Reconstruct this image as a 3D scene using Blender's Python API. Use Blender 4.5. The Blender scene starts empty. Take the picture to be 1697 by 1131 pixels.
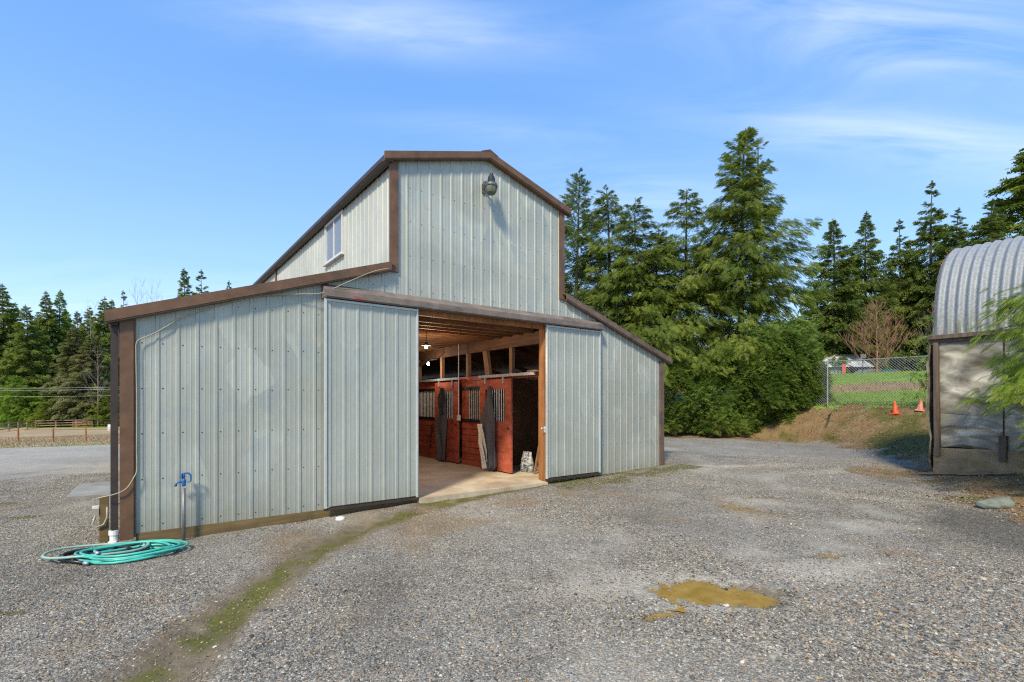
import bpy, bmesh, math, random
import numpy as np
from mathutils import Vector, Matrix
R = math.radians
C = bpy.context.scene.collection
SC = bpy.context.scene
random.seed(7)

# ------------------------------------------------------------------ camera, sky, sun, exposure
H = 1.8
cam_d = bpy.data.cameras.new('camera'); cam = bpy.data.objects.new('camera', cam_d); C.objects.link(cam)
cam.location = (0, 0, H); cam.rotation_euler = (R(90), 0, 0)
cam_d.sensor_width = 36; cam_d.lens = 834 / 1697 * 36
cam_d.shift_y = 99.5 / 1697
cam_d.clip_start = .05; cam_d.clip_end = 3000
SC.camera = cam
SUN_EL = R(43)
HX, HY = -.328, -.945                       # horizontal direction towards the sun
w = bpy.data.worlds.new('World'); SC.world = w; w.use_nodes = True
nt = w.node_tree; nt.nodes.clear()
out = nt.nodes.new('ShaderNodeOutputWorld'); bg = nt.nodes.new('ShaderNodeBackground')
sky = nt.nodes.new('ShaderNodeTexSky'); sky.sky_type = 'NISHITA'; sky.sun_disc = False
sky.sun_elevation = SUN_EL; sky.sun_rotation = math.atan2(HX, HY)
sky.air_density = 1.0; sky.dust_density = .3; sky.ozone_density = 2.5; sky.altitude = 100
bg.inputs['Strength'].default_value = .15
tc = nt.nodes.new('ShaderNodeTexCoord'); sep = nt.nodes.new('ShaderNodeSeparateXYZ')
nt.links.new(tc.outputs['Generated'], sep.inputs[0])
def wm(op, a, b=None, clamp=False):
    n = nt.nodes.new('ShaderNodeMath'); n.operation = op; n.use_clamp = clamp
    for i, x in enumerate((a, b)):
        if x is None: continue
        if isinstance(x, (int, float)): n.inputs[i].default_value = x
        else: nt.links.new(x, n.inputs[i])
    return n.outputs[0]
zc = wm('MAXIMUM', sep.outputs[2], .04)
cx_ = wm('DIVIDE', sep.outputs[0], wm('ADD', zc, .12)); cy_ = wm('DIVIDE', sep.outputs[1], wm('ADD', zc, .12))
comb = nt.nodes.new('ShaderNodeCombineXYZ'); nt.links.new(cx_, comb.inputs[0]); nt.links.new(cy_, comb.inputs[1])
mp = nt.nodes.new('ShaderNodeMapping'); mp.inputs['Scale'].default_value = (.75, 2.6, 1); mp.inputs['Rotation'].default_value = (0, 0, R(-14))
mp.inputs['Location'].default_value = (1.7, .35, 0)
nt.links.new(comb.outputs[0], mp.inputs[0])
nz = nt.nodes.new('ShaderNodeTexNoise'); nz.inputs['Scale'].default_value = 1.5; nz.inputs['Detail'].default_value = 9
nz.inputs['Roughness'].default_value = .6; nz.inputs['Distortion'].default_value = .9
nt.links.new(mp.outputs[0], nz.inputs[0])
tot = None
for (ax, ay, rx_, ry_, amp) in [(.80, 1.10, .42, .13, 1.25), (1.25, 1.48, .60, .13, .9), (-.25, 1.12, .36, .09, .8), (.45, 1.85, .5, .22, .6), (-.05, 1.48, .3, .06, .35), (-1.9, 3.0, 1.2, .6, .5), (3.2, 4.2, 1.6, .7, .5), (2.4, -.6, 1., .5, .8), (-2.2, -.9, 1.2, .5, .8), (.3, -1.6, .9, .4, .7)]:
    ex = wm('DIVIDE', wm('SUBTRACT', cx_, ax), rx_); ey = wm('DIVIDE', wm('SUBTRACT', cy_, wm('ADD', ay, wm('MULTIPLY', wm('SUBTRACT', cx_, ax), .12))), ry_)
    g_ = wm('MULTIPLY', wm('POWER', 2.718, wm('MULTIPLY', wm('ADD', wm('MULTIPLY', ex, ex), wm('MULTIPLY', ey, ey)), -1.)), amp)
    tot = g_ if tot is None else wm('ADD', tot, g_)
cl = wm('MULTIPLY', tot, wm('MULTIPLY', wm('SUBTRACT', nz.outputs[0], .36), 2.6, True), True)
cl = wm('MULTIPLY', cl, .62)
gr_ = nt.nodes.new('ShaderNodeValToRGB'); nt.links.new(sep.outputs[2], gr_.inputs[0]); el_ = gr_.color_ramp.elements
while len(el_) < 4: el_.new(.5)
for e_, (p_, c_) in zip(el_, [(0, (.60, .80, 1.)), (.2, (.33, .60, 1.)), (.6, (.105, .36, .92)), (1, (.07, .28, .80))]): e_.position = p_; e_.color = c_ + (1,)
gs = nt.nodes.new('ShaderNodeVectorMath'); gs.operation = 'SCALE'; nt.links.new(gr_.outputs[0], gs.inputs[0]); gs.inputs['Scale'].default_value = 2.95
m0 = nt.nodes.new('ShaderNodeMix'); m0.data_type = 'RGBA'; m0.inputs['Factor'].default_value = .72
nt.links.new(sky.outputs[0], m0.inputs[6]); nt.links.new(gs.outputs[0], m0.inputs[7])
mx = nt.nodes.new('ShaderNodeMix'); mx.data_type = 'RGBA'
nt.links.new(cl, mx.inputs['Factor']); nt.links.new(m0.outputs[2], mx.inputs[6]); mx.inputs[7].default_value = (3.3, 3.6, 3.9, 1)
nt.links.new(mx.outputs[2], bg.inputs['Color']); nt.links.new(bg.outputs[0], out.inputs[0])
sd = bpy.data.lights.new('sun', 'SUN'); sd.energy = 2.1; sd.angle = R(8.); sd.color = (1, .89, .68)
so = bpy.data.objects.new('sun', sd); C.objects.link(so)
so.rotation_euler = Vector((HX * math.cos(SUN_EL), HY * math.cos(SUN_EL), math.sin(SUN_EL))).to_track_quat('Z', 'Y').to_euler()
so.location = (5, -20, 30)
SC.view_settings.view_transform = 'Standard'; SC.view_settings.look = 'None'
SC.cycles.use_denoising = False; SC.cycles.denoising_prefilter = 'NONE'; SC.cycles.denoising_input_passes = 'RGB_ALBEDO_NORMAL'; SC.cycles.filter_width = 1.2; SC.cycles.sample_clamp_indirect = .55; SC.cycles.use_adaptive_sampling = False
SC.view_settings.exposure = 1.22; SC.view_settings.gamma = 1

# ------------------------------------------------------------------ material builder
class M:
    def __init__(s, name):
        s.m = bpy.data.materials.new(name); s.m.use_nodes = True; s.t = s.m.node_tree
        s.b = s.t.nodes['Principled BSDF']; s.o = s.t.nodes['Material Output']
        s.tc = s.t.nodes.new('ShaderNodeTexCoord'); s.co = s.tc.outputs['Object']
    def put(s, sock, v):
        if isinstance(v, (int, float)): sock.default_value = v
        elif isinstance(v, tuple): sock.default_value = v if len(v) == len(sock.default_value) else v + (1,)
        else: s.t.links.new(v, sock)
    def map(s, scale, rot=(0, 0, 0)):
        n = s.t.nodes.new('ShaderNodeMapping'); n.inputs['Scale'].default_value = scale; n.inputs['Rotation'].default_value = rot
        s.t.links.new(s.co, n.inputs[0]); return n.outputs[0]
    def noise(s, scale, detail=4, vec=None, rough=.55, dist=0, col=False):
        n = s.t.nodes.new('ShaderNodeTexNoise'); s.t.links.new(vec or s.co, n.inputs['Vector'])
        n.inputs['Scale'].default_value = scale; n.inputs['Detail'].default_value = detail
        n.inputs['Roughness'].default_value = rough; n.inputs['Distortion'].default_value = dist
        return n.outputs[1 if col else 0]
    def vor(s, scale, vec=None, out='Color', feature='F1', rnd=1):
        n = s.t.nodes.new('ShaderNodeTexVoronoi'); n.feature = feature; s.t.links.new(vec or s.co, n.inputs['Vector'])
        n.inputs['Scale'].default_value = scale; n.inputs['Randomness'].default_value = rnd
        return n.outputs[out]
    def ramp(s, f, stops, interp='LINEAR'):
        n = s.t.nodes.new('ShaderNodeValToRGB'); n.color_ramp.interpolation = interp; e = n.color_ramp.elements
        while len(e) < len(stops): e.new(.5)
        for i, (p, c) in enumerate(stops):
            e[i].position = p; e[i].color = (c if isinstance(c, tuple) else (c, c, c)) + (1,)
        s.put(n.inputs[0], f); return n.outputs[0]
    def mix(s, f, a, b, mode='MIX'):
        n = s.t.nodes.new('ShaderNodeMix'); n.data_type = 'RGBA'; n.blend_type = mode
        s.put(n.inputs[0], f); s.put(n.inputs[6], a); s.put(n.inputs[7], b); return n.outputs[2]
    def math(s, op, a, b=0., clamp=False):
        n = s.t.nodes.new('ShaderNodeMath'); n.operation = op; n.use_clamp = clamp
        s.put(n.inputs[0], a); s.put(n.inputs[1], b); return n.outputs[0]
    def step(s, f, a, b):
        n = s.t.nodes.new('ShaderNodeMapRange'); n.interpolation_type = 'SMOOTHSTEP'; s.put(n.inputs[0], f)
        n.inputs[1].default_value = a; n.inputs[2].default_value = b; return n.outputs[0]
    def attr(s, name, fac=True):
        n = s.t.nodes.new('ShaderNodeAttribute'); n.attribute_name = name; return n.outputs['Fac' if fac else 'Color']
    def sepz(s, i=2):
        n = s.t.nodes.new('ShaderNodeSeparateXYZ'); s.t.links.new(s.co, n.inputs[0]); return n.outputs[i]
    def rnd(s):
        return s.t.nodes.new('ShaderNodeObjectInfo').outputs['Random']
    def bump(s, h, strength=.3, dist=.02):
        n = s.t.nodes.new('ShaderNodeBump'); n.inputs['Strength'].default_value = strength; n.inputs['Distance'].default_value = dist
        s.put(n.inputs['Height'], h); s.t.links.new(n.outputs[0], s.b.inputs['Normal']); return s
    def set(s, color=None, rough=.6, metal=0., spec=None, **k):
        if color is not None: s.put(s.b.inputs['Base Color'], color)
        s.put(s.b.inputs['Roughness'], rough); s.put(s.b.inputs['Metallic'], metal)
        if spec is not None: s.b.inputs['Specular IOR Level'].default_value = spec
        for kk, v in k.items(): s.put(s.b.inputs[kk], v)
        return s
def simple(name, c, rough=.6, metal=0., var=.25, scale=8., spec=None, bump=0.):
    m = M(name); n = m.noise(scale, 5)
    d = tuple(x * (1 - var) for x in c); l = tuple(min(1, x * (1 + var)) for x in c)
    m.set(m.ramp(n, [(.25, d), (.75, l)]), rough, metal, spec)
    if bump: m.bump(n, bump, .01)
    return m.m

MT = {}
def make_siding(name, base, alt, dirt, patch=.6):
    m = M(name)
    big = m.noise(.55, 4, rough=.5, dist=.6)
    st = m.noise(3.2, 5, m.map((2.2, 2.2, .16)), rough=.65)
    c = m.mix(m.step(big, .38, .68), base, alt)
    wob = m.t.nodes.new('ShaderNodeVectorMath'); wob.operation = 'ADD'; m.t.links.new(m.map((3.4, 3.4, 1.5)), wob.inputs[0])
    wc = m.t.nodes.new('ShaderNodeVectorMath'); wc.operation = 'SCALE'; m.t.links.new(m.noise(.9, 2, col=True), wc.inputs[0]); wc.inputs['Scale'].default_value = 1.6; m.t.links.new(wc.outputs[0], wob.inputs[1])
    cell = m.t.nodes.new('ShaderNodeSeparateColor'); m.t.links.new(m.vor(1., wob.outputs[0]), cell.inputs[0])
    zone = m.step(m.noise(.8, 2, m.map((.5, .5, 1.3))), .46, .60)
    c = m.mix(m.math('MULTIPLY', m.math('MULTIPLY', m.step(cell.outputs[0], .60, .64), zone), patch * .75), c, (.52, .545, .475))
    c = m.mix(m.math('MULTIPLY', m.math('MULTIPLY', m.step(cell.outputs[1], .62, .66), zone), patch * .6), c, (.29, .345, .355))
    blk2 = m.noise(2.3, 3, m.map((1, 1, .7)), rough=.5)
    c = m.mix(m.math('MULTIPLY', m.step(blk2, .58, .63), patch * .4), c, (.27, .325, .335))
    c = m.mix(m.math('MULTIPLY', m.step(st, .50, .74), .30), c, dirt)
    fine = m.noise(26, 3, m.map((1, 1, .35)))
    c = m.mix(.06, c, m.ramp(fine, [(.3, .12), (.7, .75)]), 'OVERLAY')
    low = m.step(m.math('ADD', m.sepz(), m.math('MULTIPLY', m.noise(5, 3), .35)), .62, .18)
    c = m.mix(m.math('MULTIPLY', low, .4), c, (.23, .22, .15))
    m.set(c, m.ramp(big, [(.3, .36), (.7, .5)]), .12, .45)
    m.bump(m.noise(1.8, 2, m.map((1.6, 1.6, 1))), .3, .03)
    return m.m
MT['siding'] = make_siding('grey green painted steel', (.36, .372, .322), (.43, .44, .385), (.31, .325, .255), .55)
MT['siding_door'] = make_siding('door steel', (.37, .39, .345), (.41, .43, .38), (.315, .33, .265), .3)
MT['siding_pale'] = make_siding('pale side steel', (.46, .455, .385), (.52, .515, .44), (.24, .245, .195), .25)  # lighter base tones, used only on the raised wall with the window
def brown(name, c, d=.5):
    m = M(name); n = m.noise(5, 6, rough=.65); n2 = m.noise(2.2, 3)
    cc = m.ramp(n, [(.3, tuple(x * .72 for x in c)), (.7, tuple(x * 1.22 for x in c))])
    cc = m.mix(m.math('MULTIPLY', m.step(n2, .52, .72), d), cc, (.045, .033, .026))
    m.set(cc, .5, 0, .4); return m.m
MT['brown'] = brown('brown trim paint', (.145, .078, .042), .45)
MT['brown_old'] = brown('weathered brown trim', (.15, .10, .075), .75)
MT['gutter'] = brown('dark gutter paint', (.05, .036, .03), .4)
def hdr():
    m = M('faded track cover'); n = m.noise(4, 6, rough=.65); n2 = m.noise(2.4, 4, m.map((.7, 1, 3)))
    c = m.ramp(n, [(.3, (.13, .10, .08)), (.7, (.235, .185, .155))])
    c = m.mix(m.math('MULTIPLY', m.step(n2, .5, .7), .6), c, (.055, .05, .042))
    n3 = m.noise(1.7, 3, m.map((1, 1, 4)))
    c = m.mix(m.math('MULTIPLY', m.step(n3, .645, .68), .8), c, (.33, .05, .035))
    m.set(c, .6); return m.m
MT['header'] = hdr()
def galv(name='galvanised', c=(.48, .52, .56), metal=.45, rough=.38, sc=22.):
    m = M(name); v = m.vor(sc); n = m.noise(3, 4)
    bw = m.ramp(m.math('MULTIPLY', v, 1.), [(0, tuple(x * .78 for x in c)), (1, tuple(min(1, x * 1.2) for x in c))])
    cc = m.mix(m.step(n, .45, .75), bw, tuple(x * .85 for x in c))
    m.set(cc, rough, metal); return m.m
MT['galv'] = galv()
MT['edge'] = simple('pale door edge', (.52, .56, .56), .4, .2, .12)
def wood(name, a, b, rough=.7, sc=(1, 1, .08), freq=14., axis_scale=None):
    m = M(name); v = m.map(sc); n = m.noise(freq, 6, v, .6, .4); n2 = m.noise(2.5, 3)
    c = m.ramp(n, [(.28, a), (.72, b)]); c = m.mix(m.math('MULTIPLY', m.step(n2, .45, .75), .45), c, tuple(x * .55 for x in a))
    m.set(c, rough); m.bump(n, .25, .006); return m.m
MT['jamb'] = wood('orange stained post', (.20, .075, .022), (.42, .18, .06))
MT['joist'] = wood('joist timber', (.12, .055, .025), (.33, .165, .08), sc=(.08, 1, 1))
MT['beam'] = wood('dark beam', (.075, .035, .02), (.19, .095, .05), sc=(1, .08, 1))
MT['stud'] = wood('stud timber', (.16, .085, .04), (.34, .19, .10))
MT['skirt'] = wood('treated skirt board', (.10, .065, .022), (.22, .15, .06), sc=(.08, 1, 1))
MT['oldpost'] = wood('rotten grey brown post', (.055, .04, .03), (.17, .12, .085))
MT['rail'] = wood('weathered rail timber', (.20, .13, .085), (.38, .25, .165), sc=(.2, .2, .2))
MT['rust'] = wood('rusty orange rail', (.22, .085, .035), (.42, .19, .08), sc=(.2, .2, .2))
MT['ply'] = wood('plywood', (.30, .16, .07), (.46, .27, .13), sc=(.3, 1, 1))
MT['bark'] = wood('bark', (.05, .038, .028), (.14, .11, .085), .9)
MT['twig_red'] = wood('reddish bare twigs', (.20, .10, .06), (.36, .205, .13), .9)
MT['twig_tan'] = wood('tan bare twigs', (.20, .16, .09), (.34, .28, .17), .9)
MT['twig_grey'] = wood('grey bare twigs', (.17, .14, .11), (.30, .26, .21), .9)
def redp():
    m = M('worn red paint'); n = m.noise(7, 6, m.map((1, .35, 1)), .65, .3); n2 = m.noise(2.2, 4, dist=.5); n3 = m.noise(30, 3, m.map((1, .3, 1)))
    c = m.ramp(n, [(.3, (.25, .045, .025)), (.72, (.53, .135, .07))])
    c = m.mix(m.math('MULTIPLY', m.step(n2, .5, .68), .55), c, (.15, .022, .014))
    c = m.mix(m.math('MULTIPLY', m.step(n3, .62, .70), .6), c, (.55, .27, .16))
    m.set(c, .6); m.bump(n, .2, .006); return m.m
MT['red'] = redp()
MT['bar'] = simple('dull steel bars', (.72, .70, .64), .45, .5, .2)
MT['black'] = simple('black', (.012, .012, .013), .6, 0, .3)
MT['conc'] = None
def conc(name, a, b, st, sc=1.6):
    m = M(name); n = m.noise(sc, 6, rough=.6, dist=.4); n2 = m.noise(60, 3); n3 = m.noise(.9, 4, dist=1)
    c = m.ramp(n, [(.3, a), (.7, b)]); c = m.mix(m.math('MULTIPLY', m.step(n3, .48, .7), .6), c, st)
    c = m.mix(.25, c, m.ramp(n2, [(.3, .25), (.7, .75)]), 'OVERLAY')
    m.set(c, .75); m.bump(n2, .15, .004); return m.m
MT['conc'] = conc('dusty concrete', (.42, .34, .23), (.60, .52, .38), (.30, .22, .13))
MT['conc_old'] = conc('stained concrete', (.21, .145, .07), (.40, .295, .175), (.045, .042, .034), 3.2)
MT['white'] = simple('white plastic', (.72, .72, .68), .4, 0, .1)
MT['vinyl'] = simple('white vinyl frame', (.58, .58, .56), .35, 0, .05)
MT['blue'] = simple('blue enamel', (.015, .12, .34), .35, 0, .15)
MT['steelpipe'] = simple('grey steel pipe', (.20, .20, .20), .45, .5, .2)
MT['teal'] = simple('turquoise hose', (.06, .42, .34), .4, 0, .3, 6)
MT['hosegreen'] = simple('pale green hose', (.27, .42, .33), .4, 0, .15, 20)
MT['hoseblack'] = simple('black hose', (.022, .023, .025), .35, 0, .3, 20)
MT['cable'] = simple('grey beige cable', (.33, .31, .25), .5, 0, .15)
MT['cable_y'] = simple('yellowish cable', (.36, .33, .22), .5, 0, .15)
MT['cone'] = simple('orange cone', (.72, .10, .025), .5, 0, .15)
MT['cone_fade'] = simple('faded orange cone', (.72, .27, .17), .6, 0, .15)
MT['rock'] = simple('greenish boulder', (.15, .168, .135), .7, 0, .35, 9, bump=.4)
MT['glass'] = M('window glass').set((.14, .17, .21), .06, 0, .8).m
MT['curtain'] = simple('pale blind', (.20, .235, .30), .5, 0, .05)
MT['darkin'] = simple('dark interior cloth', (.03, .03, .032), .9, 0, .3)
MT['blanket'] = simple('grey blanket', (.085, .082, .085), .9, 0, .3, 18, bump=.3)
MT['navy'] = simple('navy blanket', (.022, .024, .032), .9, 0, .4, 18, bump=.3)
MT['cream'] = simple('cream lining', (.72, .62, .44), .9, 0, .15, 18)
MT['lampdark'] = simple('dark lamp housing', (.035, .037, .042), .45, .3, .2)
MT['lens'] = simple('dull lamp lens', (.10, .105, .07), .3, 0, .2)
MT['lampbody'] = simple('lamp metal', (.12, .125, .125), .45, .3, .2)
MT['teal_car'] = simple('teal car paint', (.03, .22, .30), .25, .2, .05)
MT['maroon'] = simple('maroon car paint', (.10, .025, .035), .25, .2, .05)
MT['silver'] = simple('grey car paint', (.25, .27, .29), .25, .3, .05)
MT['tyre'] = simple('tyre', (.02, .02, .02), .8)
MT['whiteroof'] = simple('white metal roof', (.70, .71, .73), .45, 0, .08, 2)
MT['greywall'] = simple('grey shed wall', (.25, .27, .29), .7, 0, .1, 2)
MT['redwall'] = simple('red barn wall', (.40, .075, .045), .7, 0, .15, 2)
MT['redflag'] = simple('orange red panel', (.70, .09, .04), .6, 0, .1)
MT['bluebin'] = simple('blue barrel plastic', (.03, .22, .42), .4, 0, .1)
MT['slab'] = conc('wet weathered board', (.19, .18, .16), (.33, .32, .29), (.10, .095, .085), 1.4)
MT['wire'] = simple('galvanised wire', (.34, .35, .35), .45, .5, .1)
MT['cablepole'] = simple('power line', (.45, .45, .45), .5, .1, .1)
def emit(name, c, s):
    m = M(name); m.set(c, .5); m.put(m.b.inputs['Emission Color'], c); m.b.inputs['Emission Strength'].default_value = s; return m.m
MT['bulb'] = emit('lit bulb', (1., .86, .62), 2.2)
MT['bulb2'] = emit('lit spot bulb', (1., .95, .88), 2.2)
def foliage(name, dark, mid, light, trans=.28, rough=.55):
    m = M(name); t = m.attr('tint'); tip = m.attr('tip'); n = m.noise(.55, 3)
    f = m.math('ADD', m.math('MULTIPLY', t, .55), m.math('MULTIPLY', n, .5))
    c = m.ramp(f, [(.18, dark), (.5, mid), (.85, light)])
    c = m.mix(m.math('MULTIPLY', tip, .45), c, light)
    m.set(c, rough, 0, .25)
    tr = m.t.nodes.new('ShaderNodeBsdfTranslucent'); m.put(tr.inputs[0], c)
    mxn = m.t.nodes.new('ShaderNodeMixShader'); mxn.inputs[0].default_value = trans
    m.t.links.new(m.b.outputs[0], mxn.inputs[1]); m.t.links.new(tr.outputs[0], mxn.inputs[2]); m.t.links.new(mxn.outputs[0], m.o.inputs[0])
    return m.m
MT['f_hem'] = foliage('hemlock needles', (.050, .088, .016), (.16, .225, .036), (.36, .41, .08), .42)
MT['f_fir'] = foliage('fir needles', (.055, .095, .022), (.145, .205, .042), (.29, .33, .075), .42)
MT['f_far'] = foliage('far conifer needles', (.060, .105, .024), (.175, .245, .045), (.36, .40, .085), .42)
MT['f_olive'] = foliage('olive conifer needles', (.075, .09, .03), (.18, .19, .065), (.32, .31, .13), .34)
MT['f_cedar'] = foliage('bright cedar scales', (.07, .13, .016), (.22, .33, .035), (.46, .53, .085), .42)
MT['f_gold'] = foliage('yellow green cedar', (.08, .13, .012), (.20, .26, .025), (.36, .38, .05), .35)
MT['f_shrub'] = foliage('green shrub cedar', (.075, .15, .018), (.21, .34, .03), (.38, .50, .08), .42)
MT['f_hedge'] = foliage('hedge needles', (.042, .09, .016), (.13, .21, .032), (.29, .38, .07), .40)

# ------------------------------------------------------------------ geometry helpers
def tag(o, label=None, cat=None, group=None, kind=None):
    if label: o['label'] = label
    if cat: o['category'] = cat
    if group: o['group'] = group
    if kind: o['kind'] = kind
    return o
def empty(name, loc=(0, 0, 0), rz=0., label=None, cat=None, group=None):
    o = bpy.data.objects.new(name, None); C.objects.link(o); o.location = loc; o.rotation_euler = (0, 0, rz); o.empty_display_size = .2
    return tag(o, label, cat, group)
def link(name, me, mat, parent=None, smooth=False):
    o = bpy.data.objects.new(name, me); C.objects.link(o)
    if mat is not None and not me.materials: me.materials.append(mat)
    if parent is not None: o.parent = parent
    if smooth: me.shade_smooth()
    return o
class MB:
    def __init__(s): s.v = []; s.f = []
    def add(s, vs, fs):
        k = len(s.v); s.v += [tuple(p) for p in vs]; s.f += [tuple(i + k for i in f) for f in fs]; return s
    def box(s, a, b):
        x0, y0, z0 = a; x1, y1, z1 = b
        return s.add([(x0, y0, z0), (x1, y0, z0), (x1, y1, z0), (x0, y1, z0), (x0, y0, z1), (x1, y0, z1), (x1, y1, z1), (x0, y1, z1)],
                     [(3, 2, 1, 0), (4, 5, 6, 7), (0, 1, 5, 4), (1, 2, 6, 5), (2, 3, 7, 6), (3, 0, 4, 7)])
    def hexa(s, p8):
        return s.add(p8, [(3, 2, 1, 0), (4, 5, 6, 7), (0, 1, 5, 4), (1, 2, 6, 5), (2, 3, 7, 6), (3, 0, 4, 7)])
    def bar(s, p, q, wd, ht, up=(0, 0, 1)):
        p = Vector(p); q = Vector(q); d = (q - p).normalized(); u = Vector(up)
        if abs(d.dot(u)) > .98: u = Vector((0, 1, 0))
        a = d.cross(u).normalized() * wd / 2; b = a.cross(d).normalized() * ht / 2
        return s.hexa([p - a - b, p + a - b, q + a - b, q - a - b, p - a + b, p + a + b, q + a + b, q - a + b])
    def tube(s, pts, r, n=8, cap=True):
        pts = [Vector(p) for p in pts]; rs = r if isinstance(r, (list, tuple)) else [r] * len(pts)
        k = len(s.v); prev = None
        for i, p in enumerate(pts):
            d = (pts[min(i + 1, len(pts) - 1)] - pts[max(i - 1, 0)]).normalized()
            if prev is None:
                a = d.orthogonal().normalized()
            else:
                a = (prev - d * prev.dot(d)).normalized()
            prev = a; b = d.cross(a)
            for j in range(n):
                t = 2 * math.pi * j / n
                s.v.append(tuple(p + (a * math.cos(t) + b * math.sin(t)) * rs[i]))
        for i in range(len(pts) - 1):
            for j in range(n):
                j2 = (j + 1) % n
                s.f.append((k + i * n + j, k + i * n + j2, k + (i + 1) * n + j2, k + (i + 1) * n + j))
        if cap:
            s.f.append(tuple(k + j for j in reversed(range(n)))); e = k + (len(pts) - 1) * n
            s.f.append(tuple(e + j for j in range(n)))
        return s
    def lathe(s, prof, c=(0, 0, 0), n=16, axis=(0, 0, 1)):
        q = Vector((0, 0, 1)).rotation_difference(Vector(axis).normalized()); c = Vector(c); k = len(s.v)
        for (r, z) in prof:
            for j in range(n):
                t = 2 * math.pi * j / n
                s.v.append(tuple(c + q @ Vector((r * math.cos(t), r * math.sin(t), z))))
        for i in range(len(prof) - 1):
            for j in range(n):
                j2 = (j + 1) % n
                s.f.append((k + i * n + j, k + i * n + j2, k + (i + 1) * n + j2, k + (i + 1) * n + j))
        s.f.append(tuple(k + j for j in reversed(range(n)))); e = k + (len(prof) - 1) * n
        s.f.append(tuple(e + j for j in range(n)))
        return s
    def prism(s, poly, axis, a, b):
        """poly of 2D points extruded along axis from a to b"""
        def P(p, t): return (t, p[0], p[1]) if axis == 0 else ((p[0], t, p[1]) if axis == 1 else (p[0], p[1], t))
        n = len(poly)
        return s.add([P(p, a) for p in poly] + [P(p, b) for p in poly],
                     [tuple(range(n)), tuple(range(2 * n - 1, n - 1, -1))] + [(i, i + n, (i + 1) % n + n, (i + 1) % n) for i in range(n)])
    def mesh(s, name):
        me = bpy.data.meshes.new(name); me.from_pydata(s.v, [], s.f); me.update()
        bm = bmesh.new(); bm.from_mesh(me); bmesh.ops.recalc_face_normals(bm, faces=bm.faces); bm.to_mesh(me); bm.free()
        return me
    def build(s, name, mat, parent=None, smooth=False, bevel=0.):
        o = link(name, s.mesh(name), MT.get(mat, None) if isinstance(mat, str) else mat, parent, smooth)
        if bevel:
            b = o.modifiers.new('bevel', 'BEVEL'); b.width = bevel; b.segments = 2; b.limit_method = 'ANGLE'
        return o
def BX(name, a, b, mat, parent=None, bevel=0.): return MB().box(a, b).build(name, mat, parent, bevel=bevel)
def np_mesh(name, V, F, attrs=None):
    me = bpy.data.meshes.new(name); V = np.asarray(V, np.float32); F = np.asarray(F, np.int32); k = F.shape[1]
    me.vertices.add(len(V)); me.vertices.foreach_set('co', V.ravel())
    me.loops.add(F.size); me.loops.foreach_set('vertex_index', F.ravel())
    me.polygons.add(len(F)); me.polygons.foreach_set('loop_start', np.arange(0, F.size, k, dtype=np.int32))
    for nm, a in (attrs or {}).items():
        at = me.attributes.new(nm, 'FLOAT', 'POINT'); at.data.foreach_set('value', np.asarray(a, np.float32))
    me.update(calc_edges=True); return me

# ------------------------------------------------------------------ terrain
BO = np.array([-5.01, 6.67]); BU = np.array([.8, .6]); BV = np.array([-.6, .8])
def w2(s, t): p = BO + BU * s + BV * t; return float(p[0]), float(p[1])
TOE = [(7.6, -30), (7.4, 3), (6.95, 6.6), (7.6, 8.7), (8.7, 10.5), (10.4, 12.6), (11.3, 15.6), (11.9, 19.6), (10.6, 22.3), (7.3, 23.6), (0, 29), (-5, 45), (-8, 90)]
CREST = [(17, -30), (16.6, 8), (17, 14), (15.1, 18.2), (13.1, 20.9), (10.5, 25.2), (6, 31), (0, 40), (-2, 90)]
RUT = [(-2.45, .5), (-2.47, 3.28), (-2.57, 4.4), (-2.6, 5.45), (-2.5, 6.36), (-2.22, 7.5), (-1.6, 8.5), (-.57, 9.72), (.67, 10.82), (2.2, 12.0), (3.9, 13.55)]
def sdist(x, y, P, sign=True):
    best = np.full(np.shape(x), 1e9); sg = np.ones(np.shape(x))
    for (a, b) in zip(P[:-1], P[1:]):
        ax, ay = a; dx, dy = b[0] - ax, b[1] - ay; L2 = dx * dx + dy * dy
        t = np.clip(((x - ax) * dx + (y - ay) * dy) / L2, 0, 1)
        ex = x - ax - t * dx; ey = y - ay - t * dy; d = np.hypot(ex, ey)
        cr = dx * ey - dy * ex
        m = d < best - 1e-9; best = np.where(m, d, best); sg = np.where(m, np.where(cr < 0, 1., -1.), sg)
    return best * sg if sign else best
_r = np.random.RandomState(3)
_W = [(_r.uniform(0, 6.283), _r.uniform(.7, 1.4), _r.uniform(0, 6.283)) for _ in range(10)]
def vnoise(x, y, f):
    o = 0
    for i, (a, k, p) in enumerate(_W):
        o = o + np.sin((x * np.cos(a) + y * np.sin(a)) * f * k * 6.283 + p + 1.3 * np.sin(x * f * 2.1 * k + i) + 1.1 * np.cos(y * f * 1.7 * k - i))
    return o / 4.5
def sst(x, a, b):
    t = np.clip((x - a) / (b - a), 0, 1); return t * t * (3 - 2 * t)
def ell(x, y, cx, cy, rx, ry, ang):
    c, s = math.cos(ang), math.sin(ang); dx = x - cx; dy = y - cy
    return np.hypot((dx * c + dy * s) / rx, (-dx * s + dy * c) / ry)
PUD = [(1.98, 4.80, .68, .30, -.14, 'big ochre'), (1.30, 4.36, .22, .10, .3, ''), (3.80, 8.12, .55, .11, -.72, ''), (6.15, 12.75, .62, .13, .1, ''), (4.62, 8.95, .30, .09, -.2, ''), (3.62, 5.82, .20, .10, .1, '')]
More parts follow.
